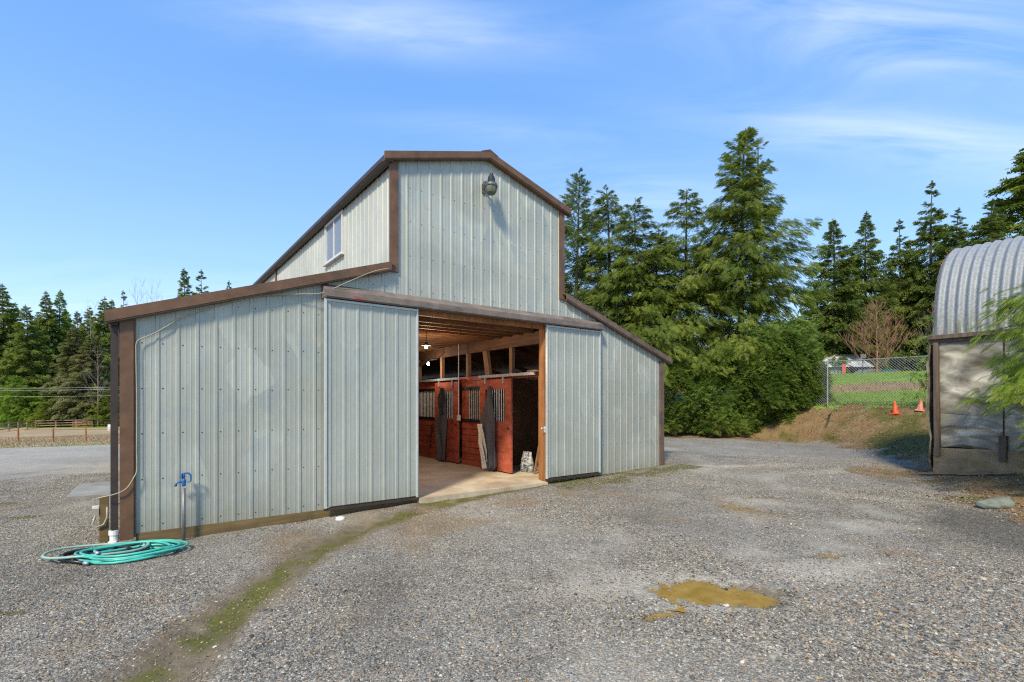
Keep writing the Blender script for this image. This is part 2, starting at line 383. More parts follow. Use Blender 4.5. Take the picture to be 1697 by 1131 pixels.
def pudmask(x, y):
    m = np.zeros(np.shape(x))
    for (cx, cy, rx, ry, a, _) in PUD:
        e = ell(x, y, cx, cy, rx, ry, a) + .30 * vnoise(x, y, 1.9) + .16 * vnoise(x + 3, y, 5.1) + .14 * vnoise(x - 1, y + 2, 9.)
        m = np.maximum(m, 1 - sst(e, .55, 1.35))
    return m
def base_h(x, y):
    s = (x - BO[0]) * .8 + (y - BO[1]) * .6
    b = np.interp(s, [-12, 0, 2.4, 4.1, 7, 11.3, 14], [-.16, -.10, -.08, -.01, .055, .14, .17])
    drop = np.interp(y, [9, 39, 66, 82, 140], [0, -1.22, -2.2, -2.05, -2.0]) * sst(-x, 1., 14.)
    return b + drop
def hgt(x, y, fine=True):
    x = np.asarray(x, float); y = np.asarray(y, float)
    b = base_h(x, y); dT = sdist(x, y, TOE); dC = sdist(x, y, CREST)
    f = np.where(dT <= 0, 0, np.where(dC >= 0, 1, dT / np.maximum(dT - dC, 1e-6)))
    f = f * .75 + .25 * sst(f, 0, 1)
    d = np.maximum(dC, 0)
    up = 1.46 * f + np.interp(d, [0, 9, 30, 40, 90, 400], [0, .75, 2.75, 2.2, 3.2, 3.5])
    h = b + up
    if fine:
        near = 1 - sst(np.hypot(x, y - 6), 14, 24)
        h = h + near * (.012 * vnoise(x, y, .35) + .006 * vnoise(x, y, 1.3)) + sst(f, 0, .3) * .05 * vnoise(x, y, .3)
        rd = sdist(x, y, RUT, False)
        h = h - .045 * (1 - sst(rd + .06 * vnoise(x, y, .9), .05, .42))
        h = h - .042 * pudmask(x, y) - .012 * near
    return h
TRK = [(.3, 0), (1.2, 4.2), (2.5, 7.2), (4.1, 9.8), (5.7, 12.6), (6.4, 16), (5.2, 22)]
def tone_of(x, y):
    d = sdist(x, y, TRK); wob = .18 * vnoise(x, y, .5)
    tr = np.maximum(1 - sst(np.abs(np.abs(d + wob) - .78), .10, .38), 0) * sst(y, 4.6, 7.)
    n_ = vnoise(x + 2, y + 5, .16); n_b = vnoise(x - 7, y, .55)
    t = .5 + .22 * n_ + .16 * n_b + tr * (.30 * vnoise(x, y, .3) + .14)
    e = sdist(x, y, [(2.9, 5.9), (3.6, 5.3), (4.4, 6.7), (5.6, 7.6), (6.9, 8.9)], False)
    t = t + .38 * (1 - sst(e + .2 * vnoise(x, y, .8), .1, .55)) * (.6 + .6 * vnoise(x, y, 1.4))
    t = t - .35 * (1 - sst(sdist(x, y, [(6.6, 5), (6.6, 7.2), (7.2, 8.9), (8.2, 10.6)], False) + .25 * vnoise(x, y, .5), .15, .8))
    pm_ = pudmask(x, y); t = t - .55 * pm_ + .25 * sst(pm_, .02, .3) * (1 - sst(pm_, .3, .6))
    return np.clip(t, 0, 1)
def och_of(x, y):
    n_ = vnoise(x - 3, y + 8, .2) * .6 + .5 * vnoise(x, y, .7)
    return np.clip(sst(n_ + .9 * (1 - sst(ell(x, y, -.4, 8.2, 2.6, 1.1, .75), .3, 1.2)) + .5 * (1 - sst(np.abs(sdist(x, y, RUT) + .6), .1, .9)), .35, 1.2), 0, 1)
def gz(x, y, fine=True): return float(hgt(np.array([x]), np.array([y]), fine)[0])
def axis(lo, hi, fine_lo, fine_hi, st, grow=1.09):
    a = list(np.arange(fine_lo, fine_hi + 1e-6, st)); d = st
    while a[-1] < hi: d *= grow; a.append(a[-1] + d)
    d = st; p = []; c = fine_lo
    while c > lo: d *= grow; c -= d; p.append(c)
    return np.array(p[::-1] + a)
gx = axis(-900, 900, -6.5, 9.5, .055); gy = axis(-40, 1500, 2.2, 14.5, .055)
GX, GY = np.meshgrid(gx, gy, indexing='xy'); fx = GX.ravel(); fy = GY.ravel()
fz = hgt(fx, fy)
dT = sdist(fx, fy, TOE); dC = sdist(fx, fy, CREST); rd = sdist(fx, fy, RUT, False)
n1 = vnoise(fx, fy, .22); n2 = vnoise(fx + 9, fy - 4, .8); n3 = vnoise(fx - 5, fy + 7, 2.3)
grassR = sst(dC + .5 * n2, -.5, .6)
dry = sst(dC + 1.2 * n1, 7.5, 9) * (1 - sst(dC + 1.2 * n1, 13, 14.5)) * grassR
left_edge = np.maximum((fy - 29) - 1.3 * (fx + 30), fy - 37.5 - .4 * n1)
leftfield = sst(left_edge + .6 * n1, -.5, .8) * (fx < 2) * (fx < -8 + 0 * fx)
farL = ((fy > 60) & (fx < 8)) * 1.
leftfield = np.maximum(leftfield, farL)
lgreen = leftfield * np.maximum(1 - sst(np.abs(left_edge - 1.2 + .6 * n1), .6, 2.4), sst(fy + 3 * n1, 70, 77) * .8)
litter = sst(dT + .35 * n2 + .15 * n3, -.35, .5) * (1 - grassR)
litter = np.maximum(litter, sst(dT + .5 * n2 + .25 * n3, -1.6, -.6) * (1 - grassR) * sst(fy, 18.5, 21) * (fx > 4))
litter = np.maximum(litter, .75 * (1 - sst(ell(fx, fy, 9.0, 11.8, 1.5, 1.0, .6) + .2 * n2, .6, 1.2)))
moss_rut = (1 - sst(rd + .10 * n2 + .10 * n3, .05, .36)) * np.clip(sst(n2 * .45 + .3 * n1 + .22 * n3 + .72, .1, 1.0), 0, .95)
mud = (1 - sst(rd + .08 * n2 + .05 * n3, .20, .50))
mossB = litter * sst(n2 * .6 + n1 * .5, .0, .6) * .85
mossB = np.maximum(mossB, litter * (1 - sst(ell(fx, fy, 12.3, 16.0, 2.6, 1.2, .9) + .25 * n2, .5, 1.1)))
moss_edge = (1 - sst(np.abs((fx - BO[0]) * .6 - (fy - BO[1]) * .8 - .75 + .3 * n2), .15, .7)) * (((fx - BO[0]) * .8 + (fy - BO[1]) * .6 > 6.9) & ((fx - BO[0]) * .8 + (fy - BO[1]) * .6 < 11.6)) * .8
spots = np.zeros_like(fx)
for (cx, cy, r) in [(-9.6, 9.4, .3), (-4.6, 4.5, .12), (-8.0, 8.3, .2), (-1.3, 9.35, .4)]:
    spots = np.maximum(spots, 1 - sst(ell(fx, fy, cx, cy, r * 1.5, r, .4) + .3 * n2, .5, 1.1))
moss = np.clip(np.maximum.reduce([moss_rut, mossB, moss_edge, spots * .9]), 0, 1)
pm = pudmask(fx, fy)
silt = np.zeros_like(fx)
for (cx, cy, rx, ry, a) in [(3.3, 5.35, .8, .45, .3), (1.5, 4.9, 1.3, .55, -.1), (4.9, 7.1, 1.2, .35, -.35), (4.2, 8.6, 1.1, .4, -.5), (6.0, 12.9, 2.4, .5, .1), (6.2, 8.9, 1.4, .3, -.6), (7.6, 11.9, 1.6, .4, .3)]:
    silt = np.maximum(silt, 1 - sst(ell(fx, fy, cx, cy, rx, ry, a) + .28 * n2 + .15 * n3, .35, 1.15))
ochre = och_of(fx, fy)
silt = np.maximum(silt, .9 * sst(-fx, 9, 13) * sst(fy, 12, 17))
att = dict(tone=tone_of(fx, fy), grass=np.maximum(grassR, lgreen), dry=np.maximum(dry, leftfield * (1 - lgreen)), litter=litter, moss=moss, mud=mud, silt=silt, ochre=ochre, wet=pm)
def ground_mat():
    m = M('gravel dirt and turf')
    v1 = m.vor(42., out='Color'); v2 = m.vor(95., out='Color'); d1 = m.vor(42., out='Distance'); d2 = m.vor(95., out='Distance')
    sx = m.t.nodes.new('ShaderNodeSeparateColor'); m.t.links.new(v1, sx.inputs[0])
    sy = m.t.nodes.new('ShaderNodeSeparateColor'); m.t.links.new(v2, sy.inputs[0])
    stops = [(0, (.06, .06, .055)), (.3, (.155, .15, .132)), (.6, (.28, .268, .23)), (.78, (.33, .245, .155)), (.9, (.50, .47, .40)), (1, (.66, .63, .54))]
    ca = m.ramp(sx.outputs[0], stops); cb = m.ramp(sy.outputs[1], stops)
    g = m.mix(.5, ca, cb)
    big = m.noise(.45, 4, dist=.5)
    g = m.mix(m.math('MULTIPLY', m.step(big, .42, .66), .35), g, (.30, .29, .27))
    mid = m.noise(2.2, 4)
    g = m.mix(m.math('MULTIPLY', m.step(mid, .55, .75), .45), g, (.075, .072, .066))
    tn = m.attr('tone')
    g = m.mix(m.math('MULTIPLY', m.step(tn, .55, 1.), .55), g, (.42, .39, .32))
    g = m.mix(m.math('MULTIPLY', m.step(tn, .45, 0.), .55), g, (.055, .052, .043))
    g = m.mix(m.math('MULTIPLY', m.attr('ochre'), .45), g, (.25, .165, .075))
    g = m.mix(m.math('MULTIPLY', m.attr('silt'), .6), g, (.49, .44, .35))
    fn = m.noise(28, 5, rough=.7); fn2 = m.noise(7, 5, rough=.65); fn3 = m.noise(1.6, 4)
    mudc = m.ramp(fn2, [(.3, (.11, .08, .042)), (.7, (.235, .175, .105))])
    c = m.mix(m.math('MULTIPLY', m.attr('mud'), .85), g, mudc)
    lit = m.ramp(fn, [(.25, (.06, .036, .018)), (.45, (.20, .115, .055)), (.6, (.28, .19, .085)), (.78, (.42, .31, .20))])
    lit = m.mix(m.step(fn3, .4, .65), lit, m.ramp(fn, [(.3, (.14, .10, .04)), (.7, (.33, .24, .11))]))
    c = m.mix(m.step(m.math('ADD', m.attr('litter'), m.math('MULTIPLY', m.math('SUBTRACT', fn2, .5), .8)), .35, .6), c, lit)
    mo = m.ramp(fn, [(.25, (.05, .05, .012)), (.55, (.12, .115, .024)), (.8, (.21, .185, .045))])
    c = m.mix(m.step(m.math('ADD', m.attr('moss'), m.math('MULTIPLY', m.math('SUBTRACT', fn2, .5), 1.5)), .2, .85), c, mo)
    gr = m.ramp(fn2, [(.25, (.09, .19, .018)), (.55, (.19, .32, .035)), (.8, (.31, .39, .075))])
    gr = m.mix(m.math('MULTIPLY', m.step(fn3, .48, .7), .6), gr, (.29, .30, .08))
    c = m.mix(m.step(m.math('ADD', m.attr('grass'), m.math('MULTIPLY', m.math('SUBTRACT', fn2, .5), .7)), .35, .6), c, gr)
    dr = m.ramp(fn2, [(.25, (.26, .19, .10)), (.55, (.42, .32, .18)), (.8, (.50, .41, .25))])
    c = m.mix(m.step(m.math('ADD', m.attr('dry'), m.math('MULTIPLY', m.math('SUBTRACT', fn2, .5), .7)), .35, .6), c, dr)
    c = m.mix(m.math('MULTIPLY', m.attr('wet'), .8), c, (.20, .145, .06))
    ro = m.mix(m.attr('wet'), (.9, .9, .9), (.35, .35, .35))
    c = m.mix(.28, c, m.ramp(m.noise(3.3, 8, rough=.72), [(.3, .12), (.7, .82)]), 'OVERLAY')
    c = m.mix(.22, c, m.ramp(m.noise(.21, 5, rough=.6), [(.35, .2), (.65, .75)]), 'OVERLAY')
    m.set(c, ro, 0, .3)
    hgt_ = m.math('ADD', m.math('MULTIPLY', m.math('SUBTRACT', 1., d1), 1.), m.math('MULTIPLY', m.math('SUBTRACT', 1., d2), .5))
    soft = m.math('SUBTRACT', 1., m.math('MULTIPLY', m.attr('mud'), .8))
    m.bump(m.math('MULTIPLY', hgt_, soft), .8, .014)
    return m.m
MT['ground'] = ground_mat()
nx, ny = len(gx), len(gy)
idx = np.arange(nx * ny).reshape(ny, nx)
quads = np.stack([idx[:-1, :-1], idx[:-1, 1:], idx[1:, 1:], idx[1:, :-1]], -1).reshape(-1, 4)
qc = quads[:, 0]
cls = np.where(att['grass'][qc] + att['dry'][qc] > .5, np.where(fx[qc] > -8, 1, 2), np.where(litter[qc] > .5, 3, 0))
V = np.stack([fx, fy, fz], 1)
for k, nm in enumerate(['gravel_yard', 'grass_field', 'paddock_ground', 'dirt_bank']):
    q = quads[cls == k]; u, inv = np.unique(q, return_inverse=True)
    me = np_mesh(nm, V[u], inv.reshape(-1, 4), {a: b[u] for a, b in att.items()})
    tag(link(nm, me, MT['ground'], smooth=True), kind='structure')
# puddles
def pud_mat():
    m = M('murky puddle water'); n = m.noise(6, 4)
    c = m.ramp(n, [(.3, (.27, .165, .035)), (.7, (.40, .26, .075))]); fl = m.noise(34, 5, m.map((.6, 1, 1)), .7)
    c = m.mix(m.math('MULTIPLY', m.step(fl, .58, .68), .7), c, (.05, .04, .02)); m.set(c, .06, 0, .4)
    m.bump(m.noise(9, 2), .02, .01); return m.m
MT['puddle'] = pud_mat()
for (cx, cy, rx, ry, a, _) in PUD:
    L = gz(cx, cy) + .0115; st_ = .02; ax_ = np.arange(cx - 1.5 * max(rx, ry), cx + 1.5 * max(rx, ry), st_); ay_ = np.arange(cy - 1.5 * max(rx, ry), cy + 1.5 * max(rx, ry), st_)
    AX, AY = np.meshgrid(ax_, ay_); k_ = (pudmask(AX, AY) > .25) & (ell(AX, AY, cx, cy, rx, ry, a) < 1.7)
    q_ = np.arange(AX.size).reshape(AX.shape); q_ = np.stack([q_[:-1, :-1], q_[:-1, 1:], q_[1:, 1:], q_[1:, :-1]], -1)[k_[:-1, :-1]]
    if len(q_) == 0: continue
    u_, i_ = np.unique(q_, return_inverse=True)
    tag(link('puddle', np_mesh('puddle', np.stack([AX.ravel(), AY.ravel(), np.full(AX.size, L)], 1)[u_], i_.reshape(-1, 4)), MT['puddle']), kind='structure')

# ------------------------------------------------------------------ scattered gravel stones (geometry nodes, uncountable)
def stone_mat():
    m = M('gravel stones'); r = m.rnd()
    c = m.ramp(r, [(0, (.04, .038, .033)), (.18, (.11, .104, .088)), (.38, (.225, .21, .175)), (.57, (.34, .315, .25)), (.68, (.42, .30, .165)), (.76, (.30, .17, .09)), (.83, (.15, .135, .105)), (.94, (.46, .425, .345)), (1, (.60, .56, .47))])
    n = m.noise(1.2, 4)
    c = m.mix(.3, c, m.ramp(n, [(.3, .2), (.7, .7)]), 'OVERLAY')
    def inst(nm):
        a_ = m.t.nodes.new('ShaderNodeAttribute'); a_.attribute_type = 'INSTANCER'; a_.attribute_name = nm; return a_.outputs['Fac']
    c = m.mix(m.math('MULTIPLY', inst('och'), .5), c, (.25, .165, .075))
    tn = inst('tone')
    c = m.mix(m.math('MULTIPLY', m.step(tn, .55, 1.), .6), c, (.42, .39, .32))
    c = m.mix(m.math('MULTIPLY', m.step(tn, .45, 0.), .55), c, (.055, .052, .043))
    m.set(c, .7, 0, .35); return m.m
MT['stone'] = stone_mat()
def scatter(name, V, F, dens, size, tone, och, mat, density, smin, smax, seed, flat=.55):
    me = np_mesh(name, V, F, dict(dens=dens, size=size, tone=tone, och=och)); o = link(name, me, mat)
    g = bpy.data.node_groups.new(name + '_nodes', 'GeometryNodeTree')
    g.interface.new_socket('Geometry', in_out='INPUT', socket_type='NodeSocketGeometry'); g.interface.new_socket('Geometry', in_out='OUTPUT', socket_type='NodeSocketGeometry')
    N = lambda t: g.nodes.new(t); Lk = g.links.new
    gi = N('NodeGroupInput'); go = N('NodeGroupOutput')
    dp = N('GeometryNodeDistributePointsOnFaces'); dp.inputs['Seed'].default_value = seed
    at = N('GeometryNodeInputNamedAttribute'); at.data_type = 'FLOAT'; at.inputs['Name'].default_value = 'dens'
    mu = N('ShaderNodeMath'); mu.operation = 'MULTIPLY'; mu.inputs[1].default_value = density
    Lk(at.outputs['Attribute'], mu.inputs[0]); Lk(mu.outputs[0], dp.inputs['Density']); Lk(gi.outputs[0], dp.inputs['Mesh'])
    ico = N('GeometryNodeMeshIcoSphere'); ico.inputs['Radius'].default_value = .5; ico.inputs['Subdivisions'].default_value = 1
    sm = N('GeometryNodeSetMaterial'); sm.inputs['Material'].default_value = mat
    Lk(ico.outputs['Mesh'], sm.inputs['Geometry'])
    ip = N('GeometryNodeInstanceOnPoints'); Lk(dp.outputs['Points'], ip.inputs['Points']); Lk(sm.outputs[0], ip.inputs['Instance'])
    rr = N('FunctionNodeRandomValue'); rr.data_type = 'FLOAT_VECTOR'; rr.inputs[0].default_value = (-.35, -.35, 0); rr.inputs[1].default_value = (.35, .35, 6.283); rr.inputs['Seed'].default_value = seed + 1
    Lk(rr.outputs[0], ip.inputs['Rotation'])
    rs = N('FunctionNodeRandomValue'); rs.data_type = 'FLOAT_VECTOR'; rs.inputs[0].default_value = (.6, .45, .25); rs.inputs[1].default_value = (1.35, 1., flat); rs.inputs['Seed'].default_value = seed + 2
    r1 = N('FunctionNodeRandomValue'); r1.data_type = 'FLOAT'; r1.inputs[2].default_value = 0; r1.inputs[3].default_value = 1; r1.inputs['Seed'].default_value = seed + 3
    pw = N('ShaderNodeMath'); pw.operation = 'POWER'; pw.inputs[1].default_value = 2.2; Lk(r1.outputs[1], pw.inputs[0])
    mr = N('ShaderNodeMapRange'); mr.inputs[3].default_value = smin; mr.inputs[4].default_value = smax; Lk(pw.outputs[0], mr.inputs[0])
    a2 = N('GeometryNodeInputNamedAttribute'); a2.data_type = 'FLOAT'; a2.inputs['Name'].default_value = 'size'
    m2 = N('ShaderNodeMath'); m2.operation = 'MULTIPLY'; Lk(mr.outputs[0], m2.inputs[0]); Lk(a2.outputs['Attribute'], m2.inputs[1])
    vs = N('ShaderNodeVectorMath'); vs.operation = 'SCALE'; Lk(rs.outputs[0], vs.inputs[0]); Lk(m2.outputs[0], vs.inputs['Scale'])
    Lk(vs.outputs[0], ip.inputs['Scale']); Lk(ip.outputs[0], go.inputs[0])
    md = o.modifiers.new('scatter', 'NODES'); md.node_group = g
    return o
sx_, sy_ = np.arange(-13.5, 11.5, .12), np.arange(2.0, 15.0, .12)
PX, PY = np.meshgrid(sx_, sy_); px = PX.ravel(); py = PY.ravel(); pz = hgt(px, py)
s_ = (px - BO[0]) * .8 + (py - BO[1]) * .6; t_ = -(px - BO[0]) * .6 + (py - BO[1]) * .8
inb = (t_ > -.04) & (s_ > -.25) & (s_ < 11.5)
prd = sdist(px, py, RUT, False); pdT = sdist(px, py, TOE)
dens = np.where(inb, 0, 1.) * (.10 + .90 * sst(prd + .08 * vnoise(px, py, .8), .18, .55)) * (1 - .62 * sst(pudmask(px, py), .3, .9)) * (1 - .75 * sst(pdT, -.2, .8))
silt_p = np.zeros_like(px)
for (cx, cy, rx, ry, a) in [(3.3, 5.35, .8, .45, .3), (1.5, 4.9, 1.3, .55, -.1), (4.9, 7.1, 1.2, .35, -.35), (4.2, 8.6, 1.1, .4, -.5)]:
    silt_p = np.maximum(silt_p, 1 - sst(ell(px, py, cx, cy, rx, ry, a) + .28 * vnoise(px, py, .8), .35, 1.1))
dens = dens * (1 - .5 * silt_p)
frus = np.abs(px) < 1.12 * py + .6
dens = dens * frus * np.interp(py, [2, 7, 10.5, 15], [1, .8, .5, .22])
size = .75 + .35 * sst(vnoise(px, py, .25), -.4, .8) + .25 * (1 - sst(np.hypot(px - .5, py - 3), .8, 2.6)) + .3 * (1 - sst(np.hypot(px - 4.2, py - 3.8), .8, 2.4))
tone_p = tone_of(px, py); och_p = och_of(px, py)
dens = dens * (1 - .35 * sst(tone_p, .6, .95))
q = np.arange(len(px)).reshape(PX.shape); q = np.stack([q[:-1, :-1], q[:-1, 1:], q[1:, 1:], q[1:, :-1]], -1).reshape(-1, 4)
q = q[(dens[q].max(1) > .02)]
u, inv = np.unique(q, return_inverse=True)
lo = dens[u] * 0 + sst(dens[u], .05, .3)
tag(scatter('loose_stones', np.stack([px, py, pz + .006], 1)[u], inv.reshape(-1, 4), lo, size[u], tone_p[u] * .5 + .3, och_p[u], MT['stone'], 7., .03, .065, 31, .6), kind='stuff')
tag(scatter('gravel_stones', np.stack([px, py, pz + .002], 1)[u], inv.reshape(-1, 4), dens[u], size[u], tone_p[u], och_p[u], MT['stone'], 3300., .0095, .029, 5), kind='stuff')

# ------------------------------------------------------------------ BARN (local frame: x along the front, y into the depth)
TH = math.atan2(.6, .8)
barn = empty('barn', (BO[0], BO[1], 0), TH, 'grey green metal clad barn with raised centre roof, brown trim and open sliding doors', 'barn')
W = 11.26; DEP = 16.5; ZB = .02; PIT = .9144; RIB = .2286
def ztop(s):
    if s < 3.65: return 2.90 + .327 * s
    if s < 5.63: return 6.03 + .292 * (s - 3.65)
    if s < 7.61: return 6.03 + .292 * (7.61 - s)
    return 2.90 + .327 * (W - s)
def ribprof(a, b):
    xs = [(a, 0.)]
    k = math.floor(a / RIB) - 1
    while k * RIB < b + RIB:
        c = k * RIB
        for (dx, d) in [(.0, 0), (.011, .011), (.046, .011), (.057, 0), (.108, 0), (.114, .0022), (.122, .0022), (.128, 0), (.172, 0), (.178, .0022), (.186, .0022), (.192, 0)]:
            if a + 1e-4 < c + dx < b - 1e-4: xs.append((c + dx, d))
        k += 1
    xs.append((b, 0.)); return sorted(xs)
def panel(name, a, b, zb, zt, mat, parent, place, out=-1, origin=0.):
    """ribbed sheet between a and b; place(s, off, z) gives the local point"""
    pr = ribprof(a - origin, b - origin); mb = MB(); n = len(pr)
    vs = []
    for (s, d) in pr:
        s += origin
        vs += [place(s, d, zb(s) if callable(zb) else zb), place(s, d, zt(s) if callable(zt) else zt)]
    mb.add(vs, [(2 * i, 2 * i + 2, 2 * i + 3, 2 * i + 1) for i in range(n - 1)])
    return mb.build(name, mat, parent)
cuts = sorted(set([round(i * PIT, 4) for i in range(13)] + [3.65, 4.12, 5.63, 7.14, 7.61, W])); cuts = [c for c in cuts if c <= W]
fp = lambda s, d, z: (s, -d, z)
first = True
OPT = 3.42
for a, b in zip(cuts[:-1], cuts[1:]):
    mid = (a + b) / 2; e = 1e-4
    zt = (lambda s, a=a, b=b: ztop(min(max(s, a + e), b - e)))
    zb = OPT if 4.12 - .01 < mid < 7.14 else ZB
    panel('siding_panel', a, b, zb, zt, 'siding', barn, fp)
# gable screws: real pan heads, joined
scr = MB()
def screw(p, r=.0075):
    x, y, z = p; scr.add([(x - r, y, z - r), (x + r, y, z - r), (x + r, y, z + r), (x - r, y, z + r), (x, y - .007, z)], [(0, 1, 4), (1, 2, 4), (2, 3, 4), (3, 0, 4)])
for r_ in range(10):
    z = .16 + r_ * .61 - .02
    k = 0
    while k * RIB < W:
        s = k * RIB + .085; k += 1
        if s > W - .02 or z > ztop(s) - .08: continue
        if 4.12 < s < 7.14 and z < OPT + .3: continue
        screw((s, -.002, z + random.uniform(-.008, .008)))
o = scr.build('screw_heads', 'gutter', barn); o['kind'] = 'stuff'
# side and rear walls, roofs
spl = lambda t, d, z: (-d, t, z)
ups = lambda t, d, z: (3.65 - d, t, z)
k = 0
while k * PIT < DEP:
    a, b = k * PIT, min(DEP, (k + 1) * PIT); k += 1
    wy0, wy1 = 2.58, 3.84
    if b <= wy0 or a >= wy1:
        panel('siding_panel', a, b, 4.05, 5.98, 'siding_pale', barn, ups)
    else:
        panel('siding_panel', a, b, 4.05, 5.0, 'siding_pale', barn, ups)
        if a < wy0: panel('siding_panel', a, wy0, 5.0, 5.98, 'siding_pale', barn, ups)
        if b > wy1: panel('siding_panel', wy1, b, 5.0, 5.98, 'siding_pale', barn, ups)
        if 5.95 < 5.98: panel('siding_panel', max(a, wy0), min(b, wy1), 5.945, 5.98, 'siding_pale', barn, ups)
panel('side_wall', 0, DEP, ZB, 2.88, 'siding', barn, spl)
panel('side_wall', 0, DEP, ZB, 2.88, 'siding', barn, lambda t, d, z: (W + d, t, z))
panel('side_wall', 0, DEP, 4.05, 5.98, 'siding', barn, lambda t, d, z: (7.61 + d, t, z))
for a, b in ((0, 3.65), (3.65, 5.63), (5.63, 7.61), (7.61, W)):
    panel('rear_wall', a, b, ZB, (lambda s, a=a, b=b: ztop(min(max(s, a + 1e-4), b - 1e-4))), 'siding', barn, lambda s, d, z: (s, DEP + d, z))
def roof(x0, z0, x1, z1, y0, y1):
    return MB().prism([(x0, z0), (x1, z1), (x1, z1 + .03), (x0, z0 + .03)], 1, y0, y1).build('roof_panel', 'brown', barn)
OV = .10
roof(-.26, 2.86 + .10 - .085, 3.63, ztop(3.6) + .10, -OV + .02, DEP + .1)
roof(W + .26, 2.86 + .10 - .085, 7.63, ztop(3.6) + .10, -OV + .02, DEP + .1)
roof(3.50, 6.03 + .10 - .044, 5.63, ztop(5.63) + .10, -OV + .02, DEP + .1)
roof(7.84, 6.03 + .10 - .067, 5.628, ztop(5.63) + .10, -OV + .02, DEP + .1)
MB().prism([(5.43, 6.69), (5.63, 6.745), (5.83, 6.69), (5.63, 6.775)], 1, -OV - .03, DEP + .12).build('ridge_cap', 'brown', barn)
def rake(p, q, h=.145, y0=-OV - .035, y1=-OV, mat='brown', dz=.0, name='rake_trim'):
    (x0, z0), (x1, z1) = p, q
    mb = MB().prism([(x0, z0 + dz), (x1, z1 + dz), (x1, z1 + dz + h), (x0, z0 + dz + h)], 1, y0, y1)
    mb.prism([(x0, z0 + dz - .022), (x1, z1 + dz - .022), (x1, z1 + dz - .003), (x0, z0 + dz - .003)], 1, y0 + .012, .0 - .022)   # soffit return
    return mb.build(name, mat, barn)
rake((-.30, ztop(0) - .10 + .008), (3.565, ztop(3.565) + .008), mat='brown')
rake((W + .28, ztop(0) - .10 + .008), (7.70, ztop(3.56) + .008), .12, mat='brown_old')
rake((3.44, 6.03 - .06), (5.63, ztop(5.63)), .125)
rake((7.82, 6.03 - .06), (5.632, ztop(5.63)), .125)
# corner trims of raised centre and of the corners
BX('corner_trim', (3.57, -.045, ztop(3.6) - .01), (3.73, -.003, 6.06), 'brown', barn)
BX('corner_trim', (3.60, -.044, ztop(3.6)), (3.612, 8.98, ztop(3.6) + .02), 'brown', barn)
BX('corner_trim', (7.56, -.045, ztop(3.6) - .01), (7.70, -.003, 6.06), 'brown', barn)
BX('corner_trim', (-.15, -.05, -.02), (-.004, .14, ztop(0) - .02), 'brown', barn)
MB().box((-.003, -.034, .0), (.02, -.02, ztop(0) - .02)).build('corner_trim', 'brown', barn)
BX('corner_trim', (W - .12, -.045, .02), (W + .04, .12, ztop(0) - .03), 'brown_old', barn)
BX('corner_trim', (3.60, 8.98, 4.05), (3.655, 9.12, 6.0), 'brown', barn)
# flashing under the window wall, gutters, downspouts
MB().prism([(3.50, 5.955), (3.60, 5.955), (3.61, 6.06), (3.47, 6.07), (3.465, 6.0)], 1, -OV - .01, DEP + .1).build('gutter', 'gutter', barn)
MB().prism([(-.27, 2.79), (-.17, 2.78), (-.16, 2.88), (-.285, 2.885)], 1, -OV + .05, DEP + .1).build('gutter', 'gutter', barn)
MB().box((-.245, .02, .12), (-.165, .09, 2.62)).box((-.24, .025, 2.622), (-.17, .085, 2.78)).build('downspout', 'gutter', barn)
f = MB().lathe([(.05, 0), (.05, .18), (.062, .182), (.062, .24)], (-.205, .055, -.13), 14).bar((-.205, .055, -.06), (-.28, -.10, -.12), .09, .09)
f.build('drain_fitting', 'white', barn, smooth=False)
# skirt board at foot
sk = BX('skirt_board', (0.02, -.012, -.30), (4.08, .04, .045), 'skirt', barn)
BX('skirt_board', (7.2, -.004, -.20), (W, .04, .045), 'skirt', barn)
# side window
wi = empty('window'); wi.parent = barn
X0 = 3.65
fr = MB()
for a, b in (((X0 - .05, 2.58, 5.0), (X0 + .05, 2.64, 5.945)), ((X0 - .05, 3.78, 5.0), (X0 + .05, 3.84, 5.945)), ((X0 - .05, 2.64, 5.0), (X0 + .05, 3.78, 5.06)), ((X0 - .05, 2.64, 5.885), (X0 + .05, 3.78, 5.945))): fr.box(a, b)
fr.build('window_frame', 'vinyl', wi)
BX('window_mullion', (X0 - .04, 3.19, 5.06), (X0 + .03, 3.235, 5.885), 'vinyl', wi)
BX('window_pane', (X0 - .018, 2.64, 5.06), (X0 - .010, 3.19, 5.885), 'curtain', wi)
BX('window_pane', (X0 - .005, 3.235, 5.06), (X0 + .003, 3.78, 5.885), 'curtain', wi)
MB().prism([(X0 - .09, 4.975), (X0 - .002, 4.975), (X0 - .002, 5.0), (X0 - .07, 4.995)], 1, 2.55, 3.87).build('window_sill', 'vinyl', wi)
# track cover (header) over the sliding doors
MB().prism([(-.21, 3.455), (-.205, 3.575), (-.004, 3.70), (-.004, 3.455)], 0, 2.42, 8.80).build('door_track_cover', 'header', barn)
MB().box((2.425, -.222, 3.47), (8.795, -.212, 3.56)).build('track_fascia', 'header', barn)
# opening: posts and lintel
BX('door_post', (7.12, -.03, -.10), (7.26, .16, OPT), 'jamb', barn, .006)
BX('door_post', (4.00, -.028, -.10), (4.13, .15, OPT), 'jamb', barn, .006)
BX('door_lintel', (4.13, -.02, 3.36), (7.12, .05, 3.452), 'jamb', barn)
BX('door_hook', (7.10, -.05, 1.12), (7.135, -.032, 1.25), 'white', barn)
MB().tube([(7.09, -.05, 1.20), (7.0, -.09, 1.22), (6.98, -.09, 1.2)], .012, 6).build('door_hook', 'white', barn)
